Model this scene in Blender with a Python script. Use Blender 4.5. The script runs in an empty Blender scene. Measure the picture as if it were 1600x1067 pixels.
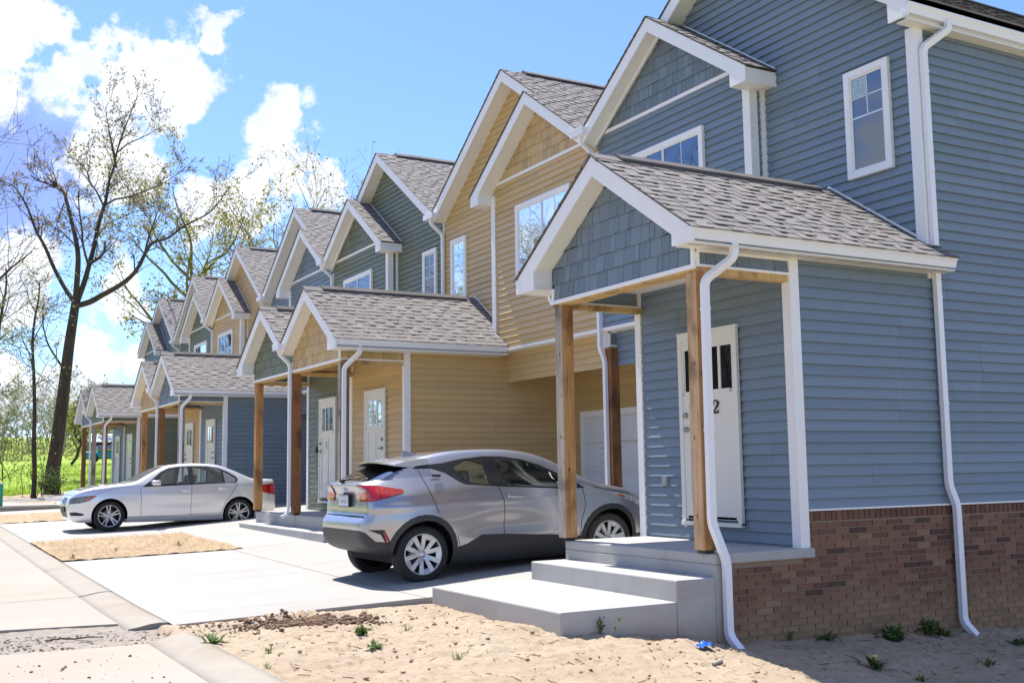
import bpy, bmesh, math, random
import numpy as np
from mathutils import Vector, Matrix, noise as mnoise
random.seed(7)
SC = bpy.context.scene
COL = SC.collection
R = math.radians

# ------------------------------------------------------------------ helpers
class MB:
    """collects faces; build() links them as ONE mesh object"""
    def __init__(self):
        self.v = []; self.f = []; self.m = []; self.t = []; self.sm = []
    def face(self, pts, m=0, t=0.5, smooth=False):
        n = len(self.v); self.v.extend([tuple(p) for p in pts])
        self.f.append(tuple(range(n, n + len(pts)))); self.m.append(m); self.t.append(t); self.sm.append(smooth)
    def mesh(self, verts, faces, m=0, t=0.5, smooth=True):
        n = len(self.v); self.v.extend([tuple(p) for p in verts])
        for f in faces:
            self.f.append(tuple(n + i for i in f)); self.m.append(m); self.t.append(t); self.sm.append(smooth)
    def box(self, x0, x1, y0, y1, z0, z1, m=0, t=0.5, P=None):
        P = P or (lambda x, y, z: (x, y, z))
        c = [P(x, y, z) for x in (x0, x1) for y in (y0, y1) for z in (z0, z1)]
        self.mesh(c, [(0, 1, 3, 2), (4, 6, 7, 5), (0, 4, 5, 1), (2, 3, 7, 6), (0, 2, 6, 4), (1, 5, 7, 3)], m, t, False)
    def prism(self, poly, x0, x1, P, m=0, t=0.5):
        """poly in (y,z), extruded along x"""
        n = len(poly)
        vs = [P(x0, y, z) for y, z in poly] + [P(x1, y, z) for y, z in poly]
        fs = [tuple(range(n)), tuple(range(2 * n - 1, n - 1, -1))]
        for i in range(n):
            j = (i + 1) % n; fs.append((i, j, n + j, n + i))
        self.mesh(vs, fs, m, t, False)
    def tube(self, pts, rad, sides=6, m=0, t=0.5, cap=True, smooth=True):
        pts = [Vector(p) for p in pts]
        if not hasattr(rad, '__len__'): rad = [rad] * len(pts)
        ring = []; up = None; n0 = len(self.v)
        for i, p in enumerate(pts):
            d = (pts[min(i + 1, len(pts) - 1)] - pts[max(i - 1, 0)])
            if d.length < 1e-9: d = Vector((0, 0, 1))
            d.normalize()
            if up is None:
                up = d.orthogonal().normalized()
            else:
                up = (up - d * up.dot(d))
                up = up.normalized() if up.length > 1e-6 else d.orthogonal().normalized()
            s = d.cross(up)
            for k in range(sides):
                a = 2 * math.pi * k / sides
                self.v.append(tuple(p + (up * math.cos(a) + s * math.sin(a)) * rad[i]))
        for i in range(len(pts) - 1):
            for k in range(sides):
                a = n0 + i * sides + k; b = n0 + i * sides + (k + 1) % sides
                self.f.append((a, b, b + sides, a + sides)); self.m.append(m); self.t.append(t); self.sm.append(smooth)
        if cap:
            self.f.append(tuple(range(n0, n0 + sides))); self.m.append(m); self.t.append(t); self.sm.append(False)
            e = n0 + (len(pts) - 1) * sides
            self.f.append(tuple(range(e, e + sides))); self.m.append(m); self.t.append(t); self.sm.append(False)
    def rect_tube(self, pts, w, d, side, m=0):
        """rectangular pipe (downspout) along a polyline; 'side' = width direction"""
        pts = [Vector(p) for p in pts]; side = Vector(side).normalized(); n0 = len(self.v)
        for i, p in enumerate(pts):
            a = (p - pts[i - 1]).normalized() if i else (pts[1] - p).normalized()
            b = (pts[i + 1] - p).normalized() if i < len(pts) - 1 else a
            tdir = (a + b).normalized()
            s = (side - tdir * side.dot(tdir)).normalized(); q = tdir.cross(s).normalized()
            k = 1.0 / max(0.6, tdir.dot(a))
            for su, sv in ((-1, -1), (1, -1), (1, 1), (-1, 1)):
                self.v.append(tuple(p + s * (su * w / 2) + q * (sv * d / 2 * k)))
        for i in range(len(pts) - 1):
            for k in range(4):
                a = n0 + i * 4 + k; b = n0 + i * 4 + (k + 1) % 4
                self.f.append((a, b, b + 4, a + 4)); self.m.append(m); self.t.append(.5); self.sm.append(False)
    def lathe(self, prof, axis_o, axis, sides=24, m=0, t=0.5, smooth=True):
        """prof = [(r, h)] around axis through axis_o"""
        o = Vector(axis_o); ax = Vector(axis).normalized(); u = ax.orthogonal().normalized(); w = ax.cross(u)
        n0 = len(self.v)
        for r, h in prof:
            for k in range(sides):
                a = 2 * math.pi * k / sides
                self.v.append(tuple(o + ax * h + (u * math.cos(a) + w * math.sin(a)) * r))
        for i in range(len(prof) - 1):
            for k in range(sides):
                a = n0 + i * sides + k; b = n0 + i * sides + (k + 1) % sides
                self.f.append((a, b, b + sides, a + sides)); self.m.append(m); self.t.append(t); self.sm.append(smooth)
    def build(self, name, mats, parent=None, bevel=0):
        if not hasattr(mats, '__len__'): mats = [mats]
        off = Vector((0, 0, 0)); q = parent
        while q is not None: off += q.location; q = q.parent
        me = bpy.data.meshes.new(name)
        me.from_pydata([(x - off.x, y - off.y, z - off.z) for x, y, z in self.v], [], self.f)
        for mt in mats: me.materials.append(mt)
        me.polygons.foreach_set('material_index', self.m)
        me.polygons.foreach_set('use_smooth', self.sm)
        at = me.attributes.new('tint', 'FLOAT', 'FACE'); at.data.foreach_set('value', [float(a) for a in self.t])
        me.update()
        o = bpy.data.objects.new(name, me); COL.objects.link(o)
        if parent is not None: o.parent = parent
        if bevel:
            md = o.modifiers.new('bevel', 'BEVEL'); md.width = bevel; md.segments = 2; md.limit_method = 'ANGLE'
        return o

def empty(name, loc):
    o = bpy.data.objects.new(name, None); COL.objects.link(o); o.location = loc; o.empty_display_size = .2
    return o
def tag(o, label, cat, group=None):
    o['label'] = label; o['category'] = cat
    if group: o['group'] = group
    return o
def kind(o, k): o['kind'] = k; return o

# ------------------------------------------------------------------ materials
def new_mat(name):
    m = bpy.data.materials.new(name); m.use_nodes = True
    nt = m.node_tree; b = nt.nodes['Principled BSDF']
    return m, nt, b
def nd(nt, typ, **kw):
    n = nt.nodes.new(typ)
    for k, v in kw.items():
        if k in n.inputs: n.inputs[k].default_value = v
        else: setattr(n, k, v)
    return n
def ramp(nt, stops):
    n = nt.nodes.new('ShaderNodeValToRGB'); e = n.color_ramp.elements
    e[0].position, e[0].color = stops[0][0], (*stops[0][1], 1)
    e[1].position, e[1].color = stops[-1][0], (*stops[-1][1], 1)
    for p, c in stops[1:-1]:
        x = e.new(p); x.color = (*c, 1)
    return n
def coords(nt, scale=(1, 1, 1)):
    g = nd(nt, 'ShaderNodeNewGeometry'); mp = nd(nt, 'ShaderNodeMapping'); mp.inputs['Scale'].default_value = scale
    nt.links.new(g.outputs['Position'], mp.inputs['Vector']); return mp.outputs['Vector']
def noise_fac(nt, scale, detail=4, rough=.6, sc=(1, 1, 1)):
    n = nd(nt, 'ShaderNodeTexNoise'); n.inputs['Scale'].default_value = scale
    n.inputs['Detail'].default_value = detail; n.inputs['Roughness'].default_value = rough
    nt.links.new(coords(nt, sc), n.inputs['Vector']); return n.outputs['Fac']
def bump(nt, b, fac, strength=.3, dist=.01):
    n = nd(nt, 'ShaderNodeBump'); n.inputs['Strength'].default_value = strength; n.inputs['Distance'].default_value = dist
    nt.links.new(fac, n.inputs['Height']); nt.links.new(n.outputs['Normal'], b.inputs['Normal']); return n
def mix(nt, fac, a, c, mode='MIX'):
    n = nd(nt, 'ShaderNodeMix', data_type='RGBA', blend_type=mode)
    for s, v in ((0, fac), (6, a), (7, c)):
        if hasattr(v, 'is_linked') or hasattr(v, 'links'): nt.links.new(v, n.inputs[s])
        elif isinstance(v, (int, float)): n.inputs[s].default_value = v
        else: n.inputs[s].default_value = (*v, 1)
    return n.outputs[2]
def mathn(nt, op, a, b=None, c=None, clamp=False):
    n = nd(nt, 'ShaderNodeMath', operation=op); n.use_clamp = clamp
    for i, v in enumerate((a, b, c)):
        if v is None: continue
        if hasattr(v, 'links'): nt.links.new(v, n.inputs[i])
        else: n.inputs[i].default_value = v
    return n.outputs[0]
def mrange(nt, v, a, b, c=0, d=1, smooth=True):
    n = nd(nt, 'ShaderNodeMapRange'); n.interpolation_type = 'SMOOTHSTEP' if smooth else 'LINEAR'
    nt.links.new(v, n.inputs[0])
    for i, q in enumerate((a, b, c, d)): n.inputs[i + 1].default_value = q
    return n.outputs[0]
def tint_out(nt):
    a = nd(nt, 'ShaderNodeAttribute'); a.attribute_name = 'tint'; return a.outputs['Fac']
def tintmul(nt, col, lo, hi):
    f = mrange(nt, tint_out(nt), 0, 1, lo, hi, False)
    n = nd(nt, 'ShaderNodeVectorMath', operation='SCALE'); nt.links.new(col, n.inputs[0]); nt.links.new(f, n.inputs['Scale'])
    return n.outputs[0]
def sep_pos(nt):
    g = nd(nt, 'ShaderNodeNewGeometry'); s = nd(nt, 'ShaderNodeSeparateXYZ'); nt.links.new(g.outputs['Position'], s.inputs[0]); return s.outputs

def simple(name, col, rough=.5, var=.08, nscale=6, bs=0, bscale=80, metallic=0, sc=(1, 1, 1)):
    m, nt, b = new_mat(name)
    f = noise_fac(nt, nscale, 5, .6, sc)
    c = mix(nt, f, tuple(x * (1 - var) for x in col), tuple(min(1, x * (1 + var)) for x in col))
    nt.links.new(c, b.inputs['Base Color']); b.inputs['Roughness'].default_value = rough; b.inputs['Metallic'].default_value = metallic
    if bs: bump(nt, b, noise_fac(nt, bscale, 4), bs, .004)
    return m
def siding_mat(name, col):
    m, nt, b = new_mat(name)
    f = noise_fac(nt, 1.3, 4, .6, (1, 1, 2.5)); f2 = noise_fac(nt, 60, 3, .6, (.25, .25, 3))
    c = mix(nt, f, tuple(x * .93 for x in col), tuple(x * 1.07 for x in col))
    c = mix(nt, f2, c, tuple(x * .88 for x in col)); 
    st = noise_fac(nt, 3.2, 5, .65, (1.6, 1.6, .12)); c = mix(nt, mathn(nt, 'MULTIPLY', mrange(nt, st, .5, .78), .16), c, (.34, .31, .27))
    c = tintmul(nt, c, .92, 1.07)
    nt.links.new(c, b.inputs['Base Color'])
    r = mrange(nt, f2, 0, 1, .38, .55, False); nt.links.new(r, b.inputs['Roughness'])
    bump(nt, b, f2, .12, .003)
    return m
def shake_mat(name, col):
    m, nt, b = new_mat(name)
    f = noise_fac(nt, 40, 4, .7, (1, 1, .12)); c = mix(nt, f, tuple(x * .85 for x in col), tuple(x * 1.1 for x in col))
    c = tintmul(nt, c, .84, 1.14)
    nt.links.new(c, b.inputs['Base Color']); b.inputs['Roughness'].default_value = .55
    bump(nt, b, f, .25, .004); return m
def wood_mat(name, a, c_, knot=True):
    m, nt, b = new_mat(name)
    g = noise_fac(nt, 22, 6, .65, (1.6, 1.6, .07)); g2 = noise_fac(nt, 2.2, 3, .5, (1.5, 1.5, 1))
    c = mix(nt, mrange(nt, g, .3, .72), a, c_)
    c = mix(nt, mrange(nt, g2, .5, .75), c, tuple(x * .45 for x in a))
    if knot:
        v = nd(nt, 'ShaderNodeTexVoronoi'); v.inputs['Scale'].default_value = 10.5
        nt.links.new(coords(nt, (1, 1, .55)), v.inputs['Vector'])
        k = mrange(nt, v.outputs['Distance'], .05, .20, 1, 0)
        c = mix(nt, k, c, (.10, .042, .018))
    ck = noise_fac(nt, 34, 3, .5, (1.4, 1.4, .045)); c = mix(nt, mrange(nt, ck, .655, .685, 0, .85), c, tuple(x * .28 for x in a))
    g3 = noise_fac(nt, 3.5, 5, .7, (1, 1, .6)); c = mix(nt, mathn(nt, 'MULTIPLY', mrange(nt, g3, .5, .7), .45), c, tuple(x * .55 for x in a))
    nt.links.new(c, b.inputs['Base Color']); b.inputs['Roughness'].default_value = .75
    bump(nt, b, mathn(nt, 'SUBTRACT', g, mrange(nt, ck, .655, .685)), .35, .005); return m
def concrete_mat(name, col, stain=(.30, .25, .19), amt=.35, sc=1.0, splash=None):
    m, nt, b = new_mat(name)
    f = noise_fac(nt, 1.1 * sc, 7, .68); f2 = noise_fac(nt, 45, 5, .7); f3 = noise_fac(nt, .45 * sc, 4, .6)
    c = mix(nt, mrange(nt, f, .3, .75), tuple(x * .93 for x in col), tuple(x * 1.05 for x in col))
    c = mix(nt, mathn(nt, 'MULTIPLY', mrange(nt, f3, .52, .78), amt), c, stain)
    c = mix(nt, mathn(nt, 'MULTIPLY', mrange(nt, f2, .55, .8), .22), c, tuple(x * .6 for x in col))
    f4 = noise_fac(nt, 2.2 * sc, 5, .65, (.18, 1.6, 1)); c = mix(nt, mathn(nt, 'MULTIPLY', mrange(nt, f4, .54, .72), .30), c, tuple(x * .62 for x in col))
    if splash is not None:
        zz = mathn(nt, 'ADD', sep_pos(nt)[2], mathn(nt, 'MULTIPLY', noise_fac(nt, 5, 6, .7), .30)); c = mix(nt, mrange(nt, zz, splash - .06, splash + .22, .75, 0), c, (.33, .235, .15))
    f5 = noise_fac(nt, 6, 5, .75); c = mix(nt, mathn(nt, 'MULTIPLY', mrange(nt, f5, .60, .72), .22), c, stain)
    nt.links.new(c, b.inputs['Base Color']); b.inputs['Roughness'].default_value = .85
    bump(nt, b, f2, .25, .004); return m
def glass_mat(name, tint=(.55, .62, .6), refl=.12, rough=.0):
    m, nt, b = new_mat(name); nt.nodes.remove(b); out = nt.nodes['Material Output']
    tr = nd(nt, 'ShaderNodeBsdfTransparent'); tr.inputs[0].default_value = (*tint, 1)
    gl = nd(nt, 'ShaderNodeBsdfGlossy'); gl.inputs['Roughness'].default_value = rough; gl.inputs[0].default_value = (.95, .97, 1, 1)
    lw = nd(nt, 'ShaderNodeFresnel'); lw.inputs[0].default_value = 1.5
    f = mathn(nt, 'ADD', lw.outputs[0], refl, clamp=True)
    mx = nd(nt, 'ShaderNodeMixShader'); nt.links.new(f, mx.inputs[0]); nt.links.new(tr.outputs[0], mx.inputs[1]); nt.links.new(gl.outputs[0], mx.inputs[2])
    nt.links.new(mx.outputs[0], out.inputs[0]); return m
def window_mat(name, base, refl):
    m, nt, b = new_mat(name); nt.nodes.remove(b); out = nt.nodes['Material Output']
    df = nd(nt, 'ShaderNodeBsdfDiffuse'); df.inputs[0].default_value = (*base, 1)
    gl = nd(nt, 'ShaderNodeBsdfGlossy'); gl.inputs['Roughness'].default_value = .015; gl.inputs[0].default_value = (.85, .93, 1, 1)
    bm = nd(nt, 'ShaderNodeBump'); bm.inputs['Strength'].default_value = .03; bm.inputs['Distance'].default_value = .05
    nt.links.new(noise_fac(nt, 1.7, 1), bm.inputs['Height']); nt.links.new(bm.outputs[0], gl.inputs['Normal'])
    fr = nd(nt, 'ShaderNodeFresnel'); fr.inputs[0].default_value = 1.5
    f = mathn(nt, 'ADD', fr.outputs[0], refl, clamp=True)
    mx = nd(nt, 'ShaderNodeMixShader'); nt.links.new(f, mx.inputs[0]); nt.links.new(df.outputs[0], mx.inputs[1]); nt.links.new(gl.outputs[0], mx.inputs[2])
    nt.links.new(mx.outputs[0], out.inputs[0]); return m
def paint_mat(name, col, metallic=.75, rough=.32):
    m, nt, b = new_mat(name)
    f = noise_fac(nt, 900, 2, .5); c = mix(nt, f, tuple(x * .9 for x in col), tuple(min(1, x * 1.08) for x in col))
    nt.links.new(c, b.inputs['Base Color']); b.inputs['Metallic'].default_value = metallic; b.inputs['Roughness'].default_value = rough
    b.inputs['Coat Weight'].default_value = 1.0; b.inputs['Coat Roughness'].default_value = .03
    return m

M = {}
BLUE = (.184, .236, .286); YEL = (.60, .415, .19); GRN = (.170, .190, .128)
for n, c in (('blue', BLUE), ('yellow', YEL), ('green', GRN)):
    M['sid_' + n] = siding_mat(n + '_siding', c)
    M['shk_' + n] = shake_mat(n + '_shakes', tuple(x * .88 for x in c))
M['trim'] = simple('white_trim', (.83, .805, .79), .38, .05, 3)
M['spout'] = simple('white_aluminium', (.80, .80, .82), .3, .03, 3)
M['door'] = simple('door_paint', (.72, .69, .62), .4, .03, 2)
M['gdoor'] = simple('garage_door_paint', (.72, .73, .75), .42, .04, 2)
M['dglass'] = window_mat('dark_door_glass', (.010, .010, .009), -.02)
M['pane'] = window_mat('window_pane', (.012, .022, .045), .15)
M['muntin'] = simple('muntin_white', (.7, .72, .75), .4, .02)
M['metal'] = simple('dark_metal', (.03, .03, .03), .35, .1, metallic=.6)
M['nickel'] = simple('nickel', (.35, .33, .3), .3, .1, metallic=.9)
M['black'] = simple('black_plastic', (.012, .012, .013), .45, .15)
M['sticker'] = simple('window_sticker', (.38, .50, .56), .5, .05)
M['stickline'] = simple('sticker_line', (.12, .19, .25), .5, .05)
M['post'] = wood_mat('post_wood', (.40, .185, .060), (.56, .30, .115))
M['postgrey'] = wood_mat('weathered_wood', (.33, .27, .21), (.44, .38, .31))
M['postdark'] = wood_mat('brown_wood', (.22, .085, .030), (.33, .145, .052))
M['postpale'] = wood_mat('pale_wood', (.46, .27, .13), (.60, .41, .24))
M['beam'] = wood_mat('beam_wood', (.48, .30, .10), (.62, .43, .19), False)
M['concrete'] = concrete_mat('step_concrete', (.405, .393, .37), (.29, .245, .19), .5, 1.6, -.50)
M['drive'] = concrete_mat('driveway_concrete', (.335, .318, .292), (.27, .22, .165), .6, .6)
M['road'] = concrete_mat('road_concrete', (.325, .285, .232), (.28, .20, .13), .5, .6)
M['kerb'] = concrete_mat('kerb_concrete', (.30, .264, .215), (.24, .175, .115), .75, 2)
# shingles
def shingle_mat():
    m, nt, b = new_mat('asphalt_shingles')
    f = noise_fac(nt, 260, 3, .8); f2 = noise_fac(nt, 1.6, 4, .6)
    c = mix(nt, f, (.165, .147, .137), (.295, .268, .252))
    c = mix(nt, mathn(nt, 'MULTIPLY', mrange(nt, f2, .4, .75), .3), c, (.15, .13, .12))
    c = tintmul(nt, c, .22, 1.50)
    nt.links.new(c, b.inputs['Base Color']); b.inputs['Roughness'].default_value = .95
    bump(nt, b, f, .5, .004); return m
M['shingle'] = shingle_mat()
def soffit_mat():
    m, nt, b = new_mat('vented_soffit')
    c = mix(nt, noise_fac(nt, 4, 3), (.74, .715, .65), (.80, .775, .71))
    nt.links.new(c, b.inputs['Base Color']); b.inputs['Roughness'].default_value = .5; return m
M['soffit'] = soffit_mat()
def brick_mat():
    m, nt, b = new_mat('brick')
    t = tint_out(nt)
    r = ramp(nt, [(0, (.050, .026, .020)), (.12, (.115, .050, .030)), (.45, (.200, .096, .053)), (.8, (.28, .138, .076)), (1, (.32, .19, .112))])
    nt.links.new(t, r.inputs[0]); c = r.outputs[0]
    c = mix(nt, mathn(nt, 'MULTIPLY', noise_fac(nt, 55, 5, .7), .7), c, (.14, .075, .055))
    # mud splashed up from the bare ground
    p = sep_pos(nt); z = mathn(nt, 'ADD', p[2], mathn(nt, 'MULTIPLY', noise_fac(nt, 1.4, 5, .65, (1, 1, .6)), 1.15))
    k = mrange(nt, z, -.08, .30, .86, 0)
    k = mathn(nt, 'MULTIPLY', k, mrange(nt, noise_fac(nt, 9, 5, .7), .2, .75, .45, 1))
    c = mix(nt, k, c, (.335, .205, .105))
    nt.links.new(c, b.inputs['Base Color']); b.inputs['Roughness'].default_value = .9
    bump(nt, b, noise_fac(nt, 90, 4, .7), .5, .006); return m
M['brick'] = brick_mat()
M['mortar'] = simple('mortar', (.28, .21, .15), .95, .15, 12, .4)
# ------------------------------------------------------------------ the terrace of townhouses
W = 5.5906
XV = -1.8935; XP = -3.0022; XB = -.196; XG = 1.25
VW = 2.385; YB = 2.313
PRY, PRZ, PM = 1.258, 3.798, .6657          # porch ridge
PEO, PEI = -.262, 2.778                     # porch eaves (outer, inner)
XPR, XSR, XMR = -3.238, -.4995, -.281       # rake fronts: porch, small gable, main gable
MZ, MM = 7.552, .685; MC = W / 2            # main ridge
SY = 3.94; SZ = MZ - MM * (SY - MC)         # small gable ridge
SE = 2.035                                  # small gable inner eave
ZS = 2.643                                  # porch eave soffit
ZW = 5.24                                   # main wall top (side)
EXP = .1035; ZB0 = .331
XBACK = 9.5
def main_z(y): return MZ - MM * abs(y - MC)
def small_z(y): return SZ - MM * abs(y - SY)
def porch_z(y): return PRZ - PM * abs(y - PRY)

def lap(mb, Q, z0, z1, lf, rf, expo=EXP, zb=ZB0, thick=.022, m=0):
    n = math.floor((z0 - zb) / expo); cuts_ = []
    while True:
        zc = zb + n * expo; n += 1
        if zc >= z1 - 1e-6: break
        a = max(z0, zc); b = min(z1, zc + expo)
        if b - a < .004: continue
        o = lambda z: thick * (1 - (z - zc) / expo) + .001
        l0, r0, l1, r1 = lf(a), rf(a), lf(b), rf(b)
        if r0 - l0 < .004: continue
        if r1 < l1: l1 = r1 = (l1 + r1) / 2
        t = random.random()
        if n % 2 or not cuts_:          # two courses make one board; boards overlap at staggered seams
            cuts_ = []; x = lf((z0 + z1) / 2) - random.random() * 2.4 + .8
            while x < 40: cuts_.append(x); x += random.uniform(2.2, 3.4)
        cc = [q for q in cuts_ if max(l0, l1) + .1 < q < min(r0, r1) - .1]
        ed = [(l0, l1)] + [(q, q) for q in cc] + [(r0, r1)]
        for i_ in range(len(ed) - 1):
            (p0, p1), (q0, q1) = ed[i_], ed[i_ + 1]; e_ = .0022 if i_ % 2 else 0; t = random.random()
            mb.face([Q(p0, a, o(a) + e_), Q(q0, a, o(a) + e_), Q(q1, b, o(b) + e_), Q(p1, b, o(b) + e_)], m, t)
            mb.face([Q(p0, a, .0), Q(q0, a, .0), Q(q0, a, o(a) + e_), Q(p0, a, o(a) + e_)], m, t)
            if e_:
                for w0, w1 in ((p0, p1), (q0, q1)): mb.face([Q(w0, a, o(a) - .002), Q(w0, a, o(a) + e_), Q(w1, b, o(b) + e_), Q(w1, b, o(b) - .002)], m, .0)

def shakes(mb, Q, z0, z1, lf, rf, expo=.168, m=0, seed=0, thick=.016):
    rg = random.Random(seed); z = z0; i = 0
    while z < z1 - .01:
        a, b = z, min(z1, z + expo); l, r = lf(a), rf(a)
        s = l - rg.random() * .1
        while s < r:
            w = rg.choice((.085, .10, .125, .15, .17))
            s0, s1 = max(l, s), min(r, s + w - .005)
            s += w
            if s1 - s0 < .012: continue
            d = rg.uniform(-.006, .010) if i else 0
            th = thick + rg.uniform(-.002, .004); t = rg.random()
            b0 = b; aa = a + (d if d > 0 else 0)
            zl = min(b0, top_lim(lf, rf, s0, aa, b0)); zr = min(b0, top_lim(lf, rf, s1, aa, b0))
            if max(zl, zr) - aa < .01: continue
            zl = max(zl, aa + .002); zr = max(zr, aa + .002)
            P = [Q(s0, aa, th), Q(s1, aa, th), Q(s1, zr, .003), Q(s0, zl, .003)]
            mb.face(P, m, t); mb.face([Q(s0, aa, 0), Q(s1, aa, 0), P[1], P[0]], m, t)
            mb.face([Q(s0, aa, 0), P[0], P[3], Q(s0, zl, 0)], m, t); mb.face([Q(s1, aa, 0), P[1], P[2], Q(s1, zr, 0)], m, t)
        z += expo; i += 1
def top_lim(lf, rf, s, a, b):
    """highest z in [a,b] with lf(z) <= s <= rf(z)"""
    if lf(b) <= s <= rf(b): return b
    lo, hi = a, b
    for _ in range(14):
        mid = (lo + hi) / 2
        if lf(mid) <= s <= rf(mid): lo = mid
        else: hi = mid
    return lo

def shingles(mb, A, U, V, LU, LV, seed=0, e=.128, clip=None):
    """asphalt shingles on a rectangle; A eave corner, U along the eave, V up the slope"""
    rg = random.Random(seed); A = Vector(A); U = Vector(U).normalized(); V = Vector(V).normalized(); N = U.cross(V)
    if N.z < 0: N = -N
    q = lambda u, v, n: A + U * u + V * v + N * n
    n = int(math.ceil(LV / e))
    for i in range(n):
        v0, v1 = i * e, min(LV, (i + 1) * e)
        u0 = 0; u1 = LU
        h = .006
        for s in np.arange(0, LU, 1.0):
            s2 = min(LU, s + 1.0); t = rg.uniform(.46, .56)
            mb.face([q(s, v0, h), q(s2, v0, h), q(s2, v1, .001), q(s, v1, .001)], 0, t)
            mb.face([q(s, v0, 0), q(s2, v0, 0), q(s2, v0, h), q(s, v0, h)], 0, .05)
        u = -rg.random() * .3
        while u < LU:
            w = rg.uniform(.10, .24); g = rg.uniform(.07, .22)
            a, b = max(0, u), min(LU, u + w); u += w + g
            if b - a < .02: continue
            t = rg.uniform(.47, .62); h2 = .013
            mb.face([q(a, v0 - .004, h2), q(b, v0 - .004, h2), q(b - .004, v1, .006), q(a + .004, v1, .006)], 0, t)
            mb.face([q(a, v0 - .004, 0), q(b, v0 - .004, 0), q(b, v0 - .004, h2), q(a, v0 - .004, h2)], 0, .12)
            mb.face([q(a, v0 - .004, 0), q(a, v0 - .004, h2), q(a + .004, v1, .006), q(a + .004, v1, 0)], 0, .3)
            mb.face([q(b, v0 - .004, 0), q(b, v0 - .004, h2), q(b - .004, v1, .006), q(b - .004, v1, 0)], 0, .3)
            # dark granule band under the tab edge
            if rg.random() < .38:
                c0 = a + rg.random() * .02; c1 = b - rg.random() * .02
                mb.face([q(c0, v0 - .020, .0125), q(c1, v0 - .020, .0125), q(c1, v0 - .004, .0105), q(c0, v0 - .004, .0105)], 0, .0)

def slope_deck(mb, P, x0, x1, ya, za, yb, zb, th=.03, m=0):
    mb.prism([(ya, za - .002), (yb, zb - .002), (yb, zb - th), (ya, za - th)], x0, x1, P, m)

COLS = ['blue', 'yellow', 'green', 'blue', 'yellow', 'green', 'blue']
HLAB = ['blue-sided townhouse nearest the camera, with brick base and a 2 on its door',
        'yellow-sided townhouse directly behind the parked grey crossover car',
        'green-sided townhouse sharing its double porch with the yellow house beside it, door with a 1',
        'blue-sided townhouse whose blue side wall stands behind the silver sedan',
        'yellow-sided townhouse farther down the row, with the small yellow dormer gable above the sedan',
        'green-sided townhouse far down the row, second from its far end',
        'blue-grey townhouse at the far end of the row, with the smallest looking roof']

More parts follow.
